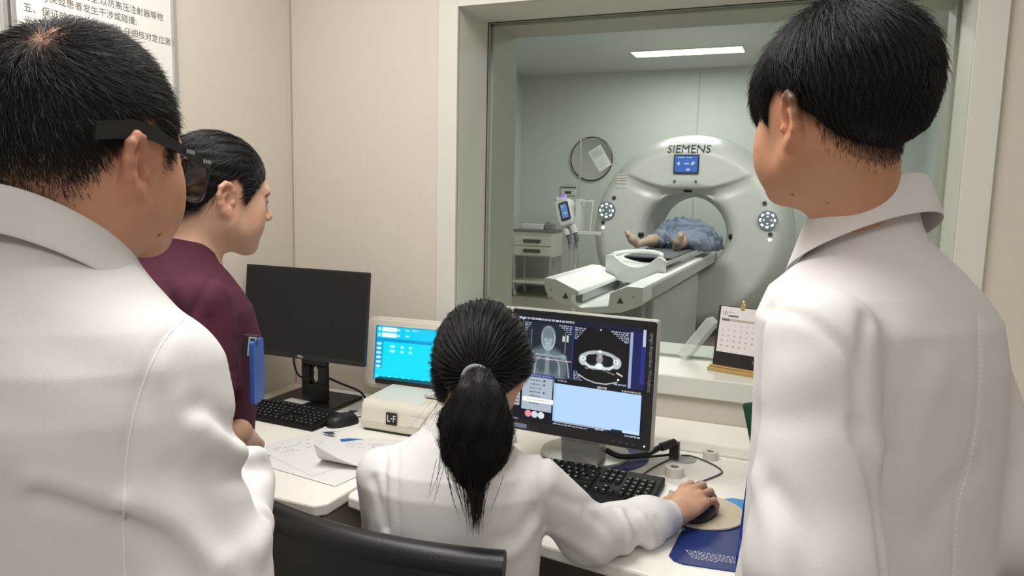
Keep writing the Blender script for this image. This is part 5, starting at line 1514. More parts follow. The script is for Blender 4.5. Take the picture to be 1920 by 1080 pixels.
def old_col(v):
    q = PO.loc(v)
    c = skin_colour(q, OSK)
    h = poly_sd(q[:, 1], q[:, 2], HP_O)
    k = np.clip(-h / 0.022, 0, 1)
    wh = np.sqrt((q[:, 0] - 0.016) ** 2 + ((q[:, 1] + 0.072) * 0.8) ** 2) 
    k *= 1 - 0.65 * np.exp(-(wh / 0.024) ** 2) * (q[:, 2] > 0.05)
    k *= 0.45 + 0.55 * np.clip((q[:, 2] + 0.06) / 0.09, 0, 1)
    k = (np.clip(k, 0, 1) * 0.88)[:, None]
    c = c * (1 - k) + np.array((0.030, 0.022, 0.019), F32) * k
    for (my, mz) in ((0.035, -0.078),):
        m = (np.hypot(q[:, 1] - my, q[:, 2] - mz) < 0.0022) & (q[:, 0] > 0.02); c[m] = (0.06, 0.03, 0.02)
    return c
BV, BQ = polygonise(old_body, (-1.08, 0.34, 0.98), (-0.44, 0.86, 1.70), 0.0034)
mesh_obj('body', BV, BQ, M_skin, old, True, None, col=old_col(BV), world=True)
# cropped hair
hq = PO.loc(BV)
sel = hq[:, 2] > -0.1
def old_mask(p):
    q = PO.loc(p)
    k = np.clip(-poly_sd(q[:, 1], q[:, 2], HP_O) / 0.02, 0, 1) * (np.abs(q[:, 2]) < 0.2) * (np.abs(q[:, 0]) < 0.0795)
    k = np.where(np.hypot(np.abs(q[:, 0]) - 0.078, 0) < 0, 0, k)
    wh = np.sqrt((q[:, 0] - 0.016) ** 2 + ((q[:, 1] + 0.072) * 0.8) ** 2)
    k = k * (1 - 0.88 * np.exp(-(wh / 0.022) ** 2) * (q[:, 2] > 0.05))
    k = k * (0.35 + 0.65 * np.clip((q[:, 2] + 0.07) / 0.08, 0, 1))
    return np.where(q[:, 2] < -0.09, 0, k)
P, N_ = surf_sample(BV, BQ, 52000, old_mask)
N_ = N_ * np.sign(((P - PO.wor((0, -0.01, 0.02))) * N_).sum(1))[:, None]
def old_flow(p):
    q = PO.loc(p)
    r = q - V(0.016, -0.074, 0.100)
    sw = np.stack([-r[:, 1], r[:, 0], 0 * r[:, 0]], 1) * 0.55
    fwd = np.zeros_like(q); fwd[:, 1] = np.where(q[:, 2] > 0.05, 0.05, 0.0) + 0.03 * (q[:, 1] > 0)
    down = np.zeros_like(q); down[:, 2] = -0.05
    d = r / np.maximum(np.sqrt((r * r).sum(1)), 0.02)[:, None] + 14 * sw + 7 * fwd + 7 * down
    n = (q - V(0, -0.016, 0.028)) / V(0.077, 0.098, 0.089) ** 2
    n /= np.sqrt((n * n).sum(1))[:, None]
    return PO.dirw(d - n * (d * n).sum(1)[:, None])
ql = PO.loc(P)
Lh = 0.006 + 0.016 * np.clip((ql[:, 2] + 0.03) / 0.09, 0, 1)
paths = grow(P, N_, old_flow, Lh * RNG.uniform(0.7, 1.2, len(P)), 5, 0.45, None, 0.16)
M_hair_old = mat('greying_hair', (0.020, 0.016, 0.014), 0.5, spec=0.3)
ho = strands('hair', paths, np.array([0.00026, 0.00024, 0.0002, 0.00015, 0.00005]), M_hair_old, old)
gi = RNG.choice(len(paths), 1800, replace=False)
strands('grey_hair', paths[gi] + N_[gi][:, None] * 0.0006, np.array([0.0002, 0.0002, 0.00018, 0.00012, 0.00005]), mat('grey_hair', (0.20, 0.19, 0.185), 0.5), ho)
seam('seam', old_coat, [(345, 598), (300, 650), (262, 740), (240, 840), (232, 960), (234, 1080)], old, M_stitch, 0.0011)
# collar
collar('collar', tuple(OCC), -4, 33, 0.064, 0.068, [(0.0, -0.02), (-0.002, 0.010), (0.0, 0.022), (0.004, 0.026), (0.008, 0.022), (0.013, 0.0), (0.019, -0.030)], -150, 150, M_coat, old, 0.003)
# glasses: thick black arms with a wide plate at the ear, dark lenses
gls = thing('glasses', None, None, (0, 0, 0)); gls.parent = old; gls.matrix_parent_inverse = old.matrix_world.inverted()
bpy.context.view_layer.update(); gls.matrix_parent_inverse = old.matrix_world.inverted(); bpy.context.view_layer.update()
M_gl = mat('glasses_black', (0.008, 0.008, 0.009), 0.3)
for s in (-1, 1):
    b = MB()
    q0 = [(s * 0.083, -0.072, 0.022), (s * 0.084, -0.030, 0.030), (s * 0.084, -0.004, 0.030), (s * 0.083, 0.025, 0.022), (s * 0.081, 0.06, 0.013), (s * 0.078, 0.086, 0.006)]
    hh = [0.0085, 0.0095, 0.0075, 0.0055, 0.0050, 0.0048]
    v = []
    for (x, y, z), h_ in zip(q0, hh):
        for (dx, dz) in ((-0.002, -h_), (0.002, -h_), (0.002, h_), (-0.002, h_)):
            v.append(PO.wor((x + dx, y, z + dz)))
    f = []
    for i in range(5):
        for j in range(4): f.append((i * 4 + j, i * 4 + (j + 1) % 4, i * 4 + 4 + (j + 1) % 4, i * 4 + 4 + j))
    f += [(3, 2, 1, 0), (20, 21, 22, 23)]
    b.add([tuple(map(float, x)) for x in v], f, 0)
    for (ya, yb, zz) in ((0.042, 0.056, 0.0175), (0.070, 0.084, 0.010)):
        for yy in np.linspace(ya, yb, 5)[:-1]:
            b.add([tuple(map(float, PO.wor((s * (0.0865 - 0.06 * (y_ - 0.04)), y_, zz - 0.04 * (y_ - ya) * 4 * 0.25 + z_)))) for (y_, z_) in ((yy, -0.0022), (yy + 0.0026, -0.0022), (yy + 0.0026, 0.0022), (yy, 0.0022))], [(0, 1, 2, 3)], 1)
    b.build('temple', [M_gl, mat('silver_print', (0.40, 0.40, 0.40), 0.5)], gls, world=True)
    pts = [(s * 0.0775, 0.086, 0.010), (s * 0.073, 0.091, -0.012), (s * 0.060, 0.098, -0.033), (s * 0.040, 0.106, -0.037), (s * 0.016, 0.114, -0.028), (s * 0.010, 0.117, 0.006), (s * 0.020, 0.116, 0.013)]
    cv = catmull(pts + [pts[0]], 5)
    MB().tube([tuple(map(float, PO.wor(c))) for c in cv[:-1]], 0.0022, 0, 8, True).build('rim', M_gl, gls, world=True)
    b = MB(); n = len(cv) - 1
    b.add([tuple(map(float, PO.wor(c))) for c in cv[:-1]], [tuple(range(n))])
    ml = mat('smoked_lens', (0.03, 0.035, 0.035), 0.1, spec=0.5); ml.node_tree.nodes['Principled BSDF'].inputs['Alpha'].default_value = 0.62
    b.build('lens', ml, gls, world=True)
MB().tube([tuple(map(float, PO.wor(c))) for c in ((-0.012, 0.119, 0.006), (0, 0.121, 0.009), (0.012, 0.119, 0.006))], 0.0022).build('bridge', M_gl, gls, world=True)
legs(old, (OC[0], OC[1], 0), OYAW, 0.70)

# ================================================================== the young man
def arm(p, pts, k=0.035):
    return chain(p, pts, k)
yng = person('young man in white coat with thick black hair looking down at the screens', (0.08, 0.98, 0))
PY = Pose((0.006, 0.978, 1.596), -43, 9, -3, 0.95)
YCC = at(1618, 424, 0.94)
YC = (YCC[0] + 0.018, YCC[1] - 0.012); YYAW = -50
TAB_Y = [(0.60, .25, .17, 0, 0), (0.80, .205, .145, 0, 0), (0.95, .185, .130, 0.01, -.01), (1.05, .172, .124, .012, -.012), (1.20, .168, .122, .012, -.012), (1.30, .167, .120, .01, -.010), (1.355, .162, .116, .005, -.005), (1.39, .138, .104, 0, 0), (1.415, .104, .086, 0, .0), (1.435, .078, .070, 0, .003), (1.455, .060, .056, 0, .006), (1.47, .05, .045, 0, .006)]
Y_sh, Y_el, Y_wr = V(0.012, 0.868, 1.345), V(0.022, 0.80, 1.12), V(-0.012, 0.90, 0.95)
Y_shR, Y_elR, Y_wrR = V(0.210, 1.115, 1.355), V(0.262, 1.125, 1.09), V(0.275, 1.25, 0.93)
YNS = PY.wor((0, -0.030, -0.040)); YNE = YNS + (YCC - YNS) * 1.55
y_ = rad(YYAW)
Y_shR = V(YC[0] + 0.146 * math.cos(y_), YC[1] - 0.146 * math.sin(y_), 1.335)
def yng_base(p):
    d = loft(p, YC[0], YC[1], YYAW, TAB_Y)
    d = smin(d, arm(p, [(Y_sh, 0.060), (Y_el, 0.062), (Y_wr, 0.054)]), 0.03)
    d = smin(d, arm(p, [(Y_shR, 0.058), (Y_elR, 0.064), (Y_wrR, 0.054)]), 0.03)
    d = smin(d, cone(p, YCC - np.array([-0.004, 0.003, 0.09]), YCC - np.array([0.0, 0.0, 0.020]), 0.070, 0.058), 0.02)
    bk = np.array([-math.sin(y_), -math.cos(y_), 0.0])
    return smin(d, cone(p, YCC + bk * 0.036 - np.array([0, 0, 0.08]), YCC + bk * 0.034 + np.array([0, 0, 0.014]), 0.045, 0.034), 0.02)
YCR = []
def YC_(px, w_, dep): YCR.append((on(yng_base, catmull(px, 4)), w_, dep))
YC_([(1440, 580), (1500, 592), (1560, 632), (1602, 690), (1614, 780), (1610, 830)], 0.007, 0.0045)
YC_([(1612, 800), (1640, 900), (1655, 1000), (1665, 1080)], 0.010, 0.010)
YC_([(1625, 600), (1612, 700), (1616, 800)], 0.010, 0.006)
YC_([(1690, 620), (1680, 700), (1650, 850)], 0.02, -0.004); YC_([(1760, 700), (1720, 800), (1690, 920)], 0.02, -0.003)
YC_([(1480, 700), (1540, 690), (1590, 660)], 0.025, -0.003); YC_([(1420, 780), (1480, 790), (1560, 775)], 0.02, 0.003)
YC_([(1450, 920), (1500, 1000), (1510, 1080)], 0.016, 0.006); YC_([(1420, 900), (1450, 980), (1460, 1080)], 0.018, -0.006)
YC_([(1800, 470), (1760, 500), (1720, 560)], 0.03, -0.003); YC_([(1560, 520), (1640, 540), (1740, 560)], 0.03, 0.003)
YC_([(1835, 590), (1838, 680), (1832, 790), (1815, 880), (1795, 960), (1788, 1080)], 0.005, 0.0025)
YC_([(1830, 880), (1780, 930), (1740, 1000)], 0.022, 0.004)
def yng_coat(p):
    return creases(p, yng_base(p), YCR) + fold_noise(p, 0.002, seed=2.1)
sculpt('lab_coat', yng_coat, (-0.16, 0.66, 0.62), (0.36, 1.42, 1.51), 0.0052, M_coat, yng)
seam('seam', yng_coat, [(1835, 590), (1838, 680), (1832, 790), (1815, 880), (1795, 960), (1788, 1080)], yng, M_stitch, 0.0011, 0.006)
YSK = (0.56, 0.285, 0.165)
def yng_body(p):
    q = PY.loc(p)
    d = smin(head_sdf(warp_head(q, 1.25, 1.0, 1.0)) * PY.k, neck_w(p, PY, YNE, 0.047, 0.049), 0.03)
    d = smin(d, yng_base(p) + 0.022, 0.008)
    h = hand_sdf((p - Y_wr) @ rot_head(-35, 40, 0), 0.8, 0.5, -1)
    return np.minimum(np.minimum(d, h), hand_sdf((p - Y_wrR) @ rot_head(20, 60, 0), 0.8, 0.5, 1))
YV, YQ = polygonise(yng_body, (-0.22, 0.66, 0.72), (0.36, 1.46, 1.74), 0.0036)
HP_Y = [(.16, .22), (.16, .050), (.118, .022), (.088, .006), (.066, .014), (.048, .022), (.036, -.004), (.026, -.004), (.020, .030), (.004, .040), (-.016, .026), (-.040, -.008), (-.060, -.046), (-.078, -.074), (-.10, -.080), (-.2, -.06), (-.2, .22)]
def yng_hcol(v):
    q = PY.loc(v); c = skin_colour(q, YSK)
    h = poly_sd(q[:, 1], q[:, 2] + 0.012, HP_Y)
    k = (np.clip(-h / 0.015, 0, 1) * 0.8)[:, None]
    c = c * (1 - k) + np.array((0.012, 0.010, 0.009), F32) * k
    for (mx, my, mz) in ((-0.02, -0.07, -0.115), (-0.05, 0.0, -0.105), (-0.05, 0.03, -0.09)):
        m = (np.hypot(q[:, 1] - my, q[:, 2] - mz) < 0.0015) & (q[:, 0] < 0.05) & (q[:, 0] > -0.09); c[m] = (0.05, 0.025, 0.018)
    return c
mesh_obj('body', YV, YQ, M_skin, yng, True, None, col=yng_hcol(YV), world=True)
def yng_hair_l(q):
    h = poly_sd(q[:, 1], q[:, 2], HP_Y)
    top = np.clip((q[:, 2] - 0.0) / 0.09, 0, 1)
    t = 0.002 + (0.007 + 0.010 * np.clip(-(q[:, 1] - 0.01) / 0.06, 0, 1)) * np.clip(-h / 0.04, 0, 1) + 0.004 * top
    base = smin(ell(q, (0, -0.016, 0.028), (0.077, 0.098, 0.089)), ell(q, (0, 0.028, -0.012), (0.064, 0.066, 0.086)), 0.03)
    rip = 0.0006 * np.sin(300 * np.arctan2(q[:, 0], q[:, 1] + 0.05) * 0.2 + 4 * np.sin(60 * q[:, 2])) 
    return smax(base - t + rip, h, 0.016)
def yng_hair(p): return yng_hair_l(PY.loc(p))
HV, HQ = polygonise(yng_hair, PY.T - 0.20, PY.T + 0.20, 0.004)
hy = mesh_obj('hair', HV, HQ, M_hairs, yng, True, None, world=True)
P, N_ = surf_sample(HV, HQ, 30000, lambda p: (yng_hair_l(PY.loc(p)) < 0.004) * (smin(ell(PY.loc(p), (0, -0.016, 0.028), (0.077, 0.098, 0.089)), ell(PY.loc(p), (0, 0.028, -0.018), (0.064, 0.066, 0.086)), 0.03) > 0.002) * 1.0)
N_ *= np.sign(((P - PY.wor((0, -0.02, 0.03))) * N_).sum(1))[:, None]
def yng_flow(p):
    q = PY.loc(p); r = q - V(-0.01, -0.045, 0.11)
    sw = np.stack([-r[:, 1], r[:, 0], 0 * r[:, 0]], 1) * 0.25
    dn = np.zeros_like(q); dn[:, 2] = -0.08
    return PY.dirw(r + sw + dn)
ql = PY.loc(P)
paths = grow(P, N_, yng_flow, (0.010 + 0.026 * np.clip((ql[:, 2] + 0.02) / 0.1, 0, 1)) * RNG.uniform(0.6, 1.2, len(P)), 7, 0.14, yng_hair, 0.10, 0.0006)
strands('hair_strands', paths, np.array([0.00026, 0.00026, 0.00025, 0.00023, 0.0002, 0.00014, 0.00005]), M_hairc, hy)
m_ = (ql[:, 2] > 0.122)
fly = np.where(m_)[0][:110]
pf = grow(P[fly], N_[fly], yng_flow, 0.040 * RNG.uniform(0.6, 1.3, len(fly)), 9, 1.2, None, 0.18, sag=0.5)
strands('flyaway_hair', pf, np.linspace(0.0003, 0.00006, 9), M_hairc, hy)
# fine cropped hair at the nape
def nape(p):
    q = PY.loc(p); h = poly_sd(q[:, 1], q[:, 2], HP_Y)
    return np.exp(-np.clip(h, 0, 1) / 0.005) * (h < 0.014) * (q[:, 2] < 0.01) * (q[:, 2] > -0.12) * (q[:, 1] < -0.045)
P, N_ = surf_sample(YV, YQ, 3500, nape)
N_ *= np.sign(((P - PY.wor((0, -0.03, -0.03))) * N_).sum(1))[:, None]
paths = grow(P, N_, yng_flow, 0.006 * RNG.uniform(0.5, 1.2, len(P)), 4, 0.3, None, 0.15)
strands('nape_hair', paths, np.array([0.00016, 0.00015, 0.0001, 0.00004]), M_hairc, hy)
collar('collar', tuple(YCC), YYAW, 28, 0.060, 0.064, [(0.0, -0.02), (-0.003, 0.012), (-0.002, 0.026), (0.002, 0.031), (0.007, 0.028), (0.014, 0.004), (0.026, -0.028)], -152, 152, M_coat, yng, 0.003)
legs(yng, (YC[0], YC[1], 0), YYAW, 0.70)

# ================================================================== the standing woman in scrubs
scr = person('standing woman in maroon scrub top with black hair tied in a low bun', (-1.15, 1.08, 0))
PW = Pose((-1.115, 1.160, 1.483), 25, 10, 2, 0.95)
WC = (-1.155, 1.085); WYAW = 30
TAB_W = [(0.0, .10, .09, 0, 0), (0.45, .12, .10, 0, 0), (0.70, .165, .125, 0, 0), (0.85, .175, .13, 0, 0), (1.0, .158, .118, 0, .01), (1.10, .152, .118, 0, .02), (1.20, .156, .125, 0, .022), (1.265, .160, .118, 0, .012), (1.30, .150, .105, 0, .004), (1.33, .122, .090, 0, 0), (1.355, .088, .074, 0, .002), (1.378, .066, .062, 0, .006), (1.40, .05, .05, 0, .012)]
yy = rad(WYAW); wr_ = V(math.cos(yy), -math.sin(yy), 0); wf = V(math.sin(yy), math.cos(yy), 0)
c3 = V(WC[0], WC[1], 0)
W_sh = c3 + wr_ * 0.142 + V(0, 0, 1.285); W_el = c3 + wr_ * 0.175 + wf * 0.0 + V(0, 0, 1.03); W_wr = at(450, 825, 1.46).astype(F32)
W_shL = c3 - wr_ * 0.142 + V(0, 0, 1.285); W_elL = c3 - wr_ * 0.18 + V(0, 0, 1.04); W_wrL = c3 - wr_ * 0.19 + wf * 0.06 + V(0, 0, 0.80)
def w_torso(p): return loft(p, WC[0], WC[1], WYAW, TAB_W)
def w_slv(p):
    d = None
    for a, b, sg in ((W_sh, W_el, 1), (W_shL, W_elL, -1)):
        m = a + (b - a) * 0.62
        e = cone(p, a, m, 0.054, 0.064)
        ax = (b - a) / np.linalg.norm(b - a)
        e = smax(e, (p - m) @ ax.astype(F32), 0.006)
        d = e if d is None else np.minimum(d, e)
    return d
def w_base(p): return smin(w_torso(p), w_slv(p), 0.025)
WCR = []
def WC_(px, w_, dep): WCR.append((on(w_base, catmull(px, 4), 0.8), w_, dep))
WC_([(400, 520), (375, 560), (352, 600)], 0.008, 0.005); WC_([(405, 525), (430, 560), (438, 620)], 0.012, -0.004)
WC_([(395, 600), (400, 650), (392, 690)], 0.012, 0.004); WC_([(300, 520), (320, 570), (330, 610)], 0.014, 0.004); WC_([(340, 540), (360, 600), (380, 640)], 0.014, -0.004)
WC_([(424, 695), (436, 697), (448, 692)], 0.003, 0.0015)
def w_top(p): return smax(creases(p, w_base(p), WCR) + fold_noise(p, 0.0022, seed=5.0), 0.78 - p[:, 2], 0.01)
M_scrub = mat('maroon_scrub', (0.080, 0.022, 0.040), 0.85, bump=0.12, bscale=800, spec=0.15)
def w_neckcut(p): return ell(PW.loc(p), (0, 0.010, -0.150), (0.066, 0.080, 0.05))
sculpt('scrub_top', lambda p: smax(w_top(p), -w_neckcut(p), 0.006), (-1.42, 0.80, 0.74), (-0.88, 1.36, 1.41), 0.0052, M_scrub, scr)
sculpt('scrub_trousers', lambda p: smax(w_torso(p) + 0.004, np.maximum(p[:, 2] - 0.84, 0.02 - p[:, 2]), 0.01), (-1.42, 0.85, 0.0), (-0.90, 1.30, 0.86), 0.012, M_scrub, scr)
WSK = (0.60, 0.36, 0.245)
def w_arm(p, sg):
    a, b, c = (W_sh, W_el, W_wr) if sg > 0 else (W_shL, W_elL, W_wrL)
    return chain(p, [(a, 0.044), (b, 0.037), (c, 0.025)], 0.03)
def w_body(p):
    q = PW.loc(p)
    d = smin(head_sdf(q, True, 0.003) * PW.k, neck_w(p, PW, c3 + wf * 0.012 + V(0, 0, 1.34), 0.046, 0.050), 0.03)
    d = smin(d, smax(w_torso(p) + 0.010, 0.80 - p[:, 2], 0.02), 0.025)
    for sg in (1, -1):
        d = smin(d, w_arm(p, sg), 0.012)
        w0 = W_wr if sg > 0 else W_wrL
        d = smin(d, hand_sdf((p - w0) @ rot_head(-40 if sg > 0 else 20, 30 if sg > 0 else 70, 0), 1.3, 0.3, sg), 0.012)
    return d
WV, WQ = polygonise(w_body, (-1.50, 0.82, 0.62), (-0.86, 1.50, 1.63), 0.0036)
HP_W = [(.12, .2), (.092, .074), (.072, .052), (.055, .032), (.040, .008), (.030, -.012), (.022, -.006), (.018, .026), (0, .040), (-.022, .028), (-.038, -.005), (-.052, -.048), (-.075, -.066), (-.2, -.066), (-.2, .2)]
def w_col(v):
    q = PW.loc(v); c = skin_colour(q, WSK, True, (0.42, 0.16, 0.15))
    h = poly_sd(q[:, 1], q[:, 2], HP_W); k = (np.clip(-h / 0.012 + 0.2, 0, 1) * 0.9 * (np.abs(q[:, 0]) < 0.085) * (q[:, 2] > -0.12))[:, None]
    return c * (1 - k) + np.array((0.014, 0.012, 0.012), F32) * k
mesh_obj('body', WV, WQ, M_skin, scr, True, None, col=w_col(WV), world=True)
BUN = V(0, -0.112, -0.040)
def w_hair_l(q):
    h = poly_sd(q[:, 1], q[:, 2], HP_W)
    base = smin(ell(q, (0, -0.016, 0.028), (0.077, 0.098, 0.089)), ell(q, (0, 0.028, -0.018), (0.0655, 0.066, 0.086)), 0.03)
    r = q - BUN
    rip = 0.0009 * np.sin(46 * np.arctan2(r[:, 0], r[:, 2] + 0.001) + 2 * np.sin(40 * q[:, 1]))
    t = 0.002 + 0.011 * np.clip(-h / 0.035, 0, 1)
    d = smax(base - t + rip, h, 0.008)
    b = ell(q, BUN - V(0, 0.012, 0.004), (0.038, 0.030, 0.036)) + 0.0015 * np.sin(9 * np.arctan2(r[:, 2], r[:, 0]) + 260 * np.sqrt(r[:, 0] ** 2 + r[:, 2] ** 2))
    return smin(d, b, 0.012)
def w_hair(p): return w_hair_l(PW.loc(p))
HV, HQ = polygonise(w_hair, PW.T - 0.17, PW.T + 0.17, 0.0026)
hw_ = mesh_obj('hair', HV, HQ, M_hairs, scr, True, None, world=True)
P, N_ = surf_sample(HV, HQ, 11000)
N_ *= np.sign(((P - PW.wor((0, -0.02, 0.03))) * N_).sum(1))[:, None]
P = P[(N_ * (P - PW.wor((0, -0.02, 0.02)))).sum(1) > 0.03]; 
P = P[np.abs(w_hair(P)) < 0.003]; N_ = grad(w_hair, P, 0.002)
def w_flow(p):
    q = PW.loc(p); return PW.dirw(BUN - q)
paths = grow(P, N_, w_flow, 0.035 * RNG.uniform(0.6, 1.3, len(P)), 6, 0.05, w_hair, 0.05, 0.0004)
strands('hair_strands', paths, np.array([0.00028, 0.0003, 0.0003, 0.00028, 0.0002, 0.00006]), M_hairc, hw_)
# loose wisps at the brow and behind the ear
src = np.array([PW.wor(x) for x in [(0.066 + 0.001 * i, -0.036, -0.004) for i in range(7)]], F32)
nn = np.array([PW.dirw(x) for x in [(0.5, 0.0, -0.3)] * 7], F32)
def wisp_flow(p):
    q = PW.loc(p); d = np.zeros_like(q); d[:, 1] = np.where(q[:, 1] > 0.05, 0.8, 0.1); d[:, 2] = np.where(q[:, 1] > 0.05, 0.25, -1.0); return PW.dirw(d)
strands('wisp', grow(src, nn, wisp_flow, np.array([0.045] * 7), 7, 0.3, None, 0.35, sag=0.3), np.linspace(0.0003, 0.00006, 7), M_hairc, hw_)
# watch, badge clip and blue card holder
ax = (W_wr - W_el) / np.linalg.norm(W_wr - W_el)
Mw = Matrix.Translation(tuple(map(float, W_wr - ax * 0.012))) @ Vector(tuple(map(float, ax))).to_track_quat('Z', 'Y').to_matrix().to_4x4()
wt = MB().lathe([(0.0275, -0.009), (0.029, -0.007), (0.029, 0.007), (0.0275, 0.009)], 28, 0, Mw, closed=False).build('watch_strap', M_blk, scr, world=True)
MB().cbox((0.0, 0.030, 0.0), (0.030, 0.008, 0.034), 0, Mw).build('watch_case', M_blk, wt, bevel=0.003, world=True)
cb = at(482, 695, 1.37); 
Mb = frame(tuple(cb), (-0.335, 0.935, 0.0), (0.0, 0.0, 1.0))
bd = MB().prism(rrect(0.050, 0.118, 0.006, 4), -0.004, 0.004, 0, Mb).build('card_holder', mat('card_blue', (0.012, 0.085, 0.42), 0.35), scr, bevel=0.001, world=True)
Mc2 = frame(tuple(at(468, 648, 1.355)), (0.74, 0.67, -0.12), (0.2, 0.1, 0.97))
b = MB(); b.prism(rrect(0.026, 0.040, 0.003), -0.006, 0.004, 0, Mc2); b.rect(-0.003, 0.011, -0.018, 0.018, 0.0045, 1, Mc2)
for k in range(4): b.rect(0.0, 0.008, -0.013 + 0.008 * k, -0.009 + 0.008 * k, 0.005, 0, Mc2)
b.build('badge_clip', [M_blk, mat('badge_label', (0.55, 0.57, 0.60), 0.5)], scr, world=True)

# ================================================================== the seated woman
sea = person('seated woman in white coat seen from behind with a black ponytail', (-0.60, 1.20, 0))
PS = Pose((-0.575, 1.262, 1.168), -18, 12, 0, 0.93)
SC_ = (-0.598, 1.203); SYAW = -18
TAB_S = [(0.45, .19, .15, 0, .01), (0.55, .185, .14, 0, 0), (0.65, .168, .118, 0, 0), (0.78, .160, .108, 0, 0), (0.90, .166, .108, 0, 0), (0.955, .164, .104, 0, 0), (0.99, .148, .094, 0, 0), (1.018, .115, .080, 0, .004), (1.04, .085, .068, 0, .008), (1.06, .062, .056, 0, .015), (1.085, .05, .05, 0, .02)]
S_sh, S_el, S_wr = V(-0.455, 1.248, 0.965), V(-0.385, 1.375, 0.821), V(-0.258, 1.585, 0.796)
S_shL, S_elL, S_wrL = V(-0.732, 1.162, 0.962), V(-0.752, 1.220, 0.80), V(-0.68, 1.42, 0.806)
def sea_base(p):
    d = loft(p, SC_[0], SC_[1], SYAW, TAB_S)
    rr_ = chain(p, [(S_sh, 0.052), (S_el, 0.057), (S_el + (S_wr - S_el) * 0.7, 0.050), (S_wr, 0.037)], 0.03)
    ax_ = ((S_wr - S_el) / np.linalg.norm(S_wr - S_el)).astype(F32)
    rr_ = smax(rr_, (p - S_wr) @ ax_ - 0.004, 0.004)
    d = smin(d, rr_, 0.025)
    ll = chain(p, [(S_shL, 0.052), (S_elL, 0.054), (S_wrL, 0.040)], 0.03)
    return smin(d, ll, 0.025)
SCR = []
def SC_r(px, w_, dep): SCR.append((on(sea_base, catmull(px, 4), 0.7), w_, dep))
SC_r([(748, 830), (745, 900), (748, 980), (752, 1040)], 0.005, 0.003); SC_r([(950, 850), (932, 930), (918, 1000), (915, 1060)], 0.005, 0.003)
SC_r([(1020, 850), (1016, 900), (1022, 990)], 0.007, 0.006); SC_r([(722, 830), (722, 920), (724, 990)], 0.007, 0.006)
SC_r([(1040, 930), (1080, 945), (1130, 940)], 0.012, 0.004); SC_r([(1180, 960), (1200, 1000), (1190, 1050)], 0.012, 0.008); SC_r([(1165, 960), (1180, 1000), (1172, 1045)], 0.010, -0.007); SC_r([(1205, 970), (1222, 1005), (1215, 1050)], 0.012, -0.007)
SC_r([(1050, 1000), (1110, 1040), (1150, 1070)], 0.014, -0.006); SC_r([(1100, 960), (1140, 990), (1160, 1030)], 0.012, 0.005); SC_r([(1235, 975), (1250, 1000), (1245, 1040)], 0.010, 0.004)
SC_r([(1000, 960), (970, 1000), (940, 1010)], 0.014, 0.005); SC_r([(1005, 985), (975, 1030), (940, 1050)], 0.014, -0.005); SC_r([(990, 880), (965, 920), (955, 980)], 0.016, 0.003)
SC_r([(700, 900), (712, 940), (722, 985)], 0.010, 0.005); SC_r([(780, 860), (800, 930), (800, 1000)], 0.025, 0.003); SC_r([(860, 940), (860, 1000), (850, 1050)], 0.03, -0.003)
def sea_coat(p): return creases(p, sea_base(p), SCR) + fold_noise(p, 0.0018, seed=7.0)
sculpt('lab_coat', sea_coat, (-0.90, 1.00, 0.42), (-0.20, 1.68, 1.09), 0.0048, M_coat, sea)
for px in ([(748, 830), (745, 900), (748, 980), (752, 1040)], [(950, 850), (932, 930), (918, 1000), (915, 1060)]):
    seam('seam', sea_coat, px, sea, M_stitch, 0.0013, 0.0075)
SSK = (0.56, 0.32, 0.20)
HDIR = rot_head(20, -9, 6)
HW = S_wr + V(0.004, 0.008, 0.002)
def sea_body(p):
    q = PS.loc(p)
    d = smin(head_sdf(q, True) * PS.k, neck_w(p, PS, (SC_[0] - 0.003, SC_[1] + 0.012, 1.01), 0.044, 0.048), 0.03)
    d = smin(d, sea_base(p) + 0.018, 0.008)
    return smin(d, hand_sdf((p - HW) @ HDIR / 1.06, 1.12, 0.9, 1) * 1.06, 0.012)
def sea_col(v):
    c = skin_colour(PS.loc(v), SSK, True)
    hl = (v - HW) @ HDIR / 1.06
    near = np.exp(-((hl[:, 1] - 0.088) / 0.012) ** 2) * (np.abs(hl[:, 0]) < 0.05) * (hl[:, 2] > 0)
    return c * (1 - 0.10 * near[:, None] * np.array((0.2, 1, 1), F32))
SV, SQ = polygonise(sea_body, (-0.88, 1.02, 0.60), (-0.12, 1.86, 1.32), 0.0030)
mesh_obj('body', SV, SQ, M_skin, sea, True, None, col=sea_col(SV), world=True)
TIE = V(0.004, -0.138, -0.010)
HP_S = [(.12, .2), (.092, .074), (.072, .052), (.055, .032), (.040, .008), (.026, -.016), (.012, -.026), (-.012, -.030), (-.034, -.045), (-.044, -.062), (-.065, -.082), (-.2, -.082), (-.2, .2)]
TAIL = [(PS.wor(TIE), 0.016), (at(902, 716, 1.225), 0.019), (at(897, 750, 1.220), 0.042), (at(892, 795, 1.215), 0.055), (at(890, 838, 1.213), 0.050), (at(888, 872, 1.212), 0.032), (at(888, 902, 1.211), 0.010)]
def sea_tail(p):
    d = chain(p, TAIL, 0.012)
    y = rad(SYAW)
    a = (p - TAIL[3][0].astype(F32)) @ V(math.cos(y), -math.sin(y), 0)
    d2 = (p - TAIL[3][0].astype(F32)) @ V(math.sin(y), math.cos(y), 0)
    return d + np.clip(np.abs(d2) * 0.9 - 0.012, 0, 0.05) * 0.8 + 0.0018 * np.sin(190 * a + 3 * np.sin(20 * p[:, 2]))
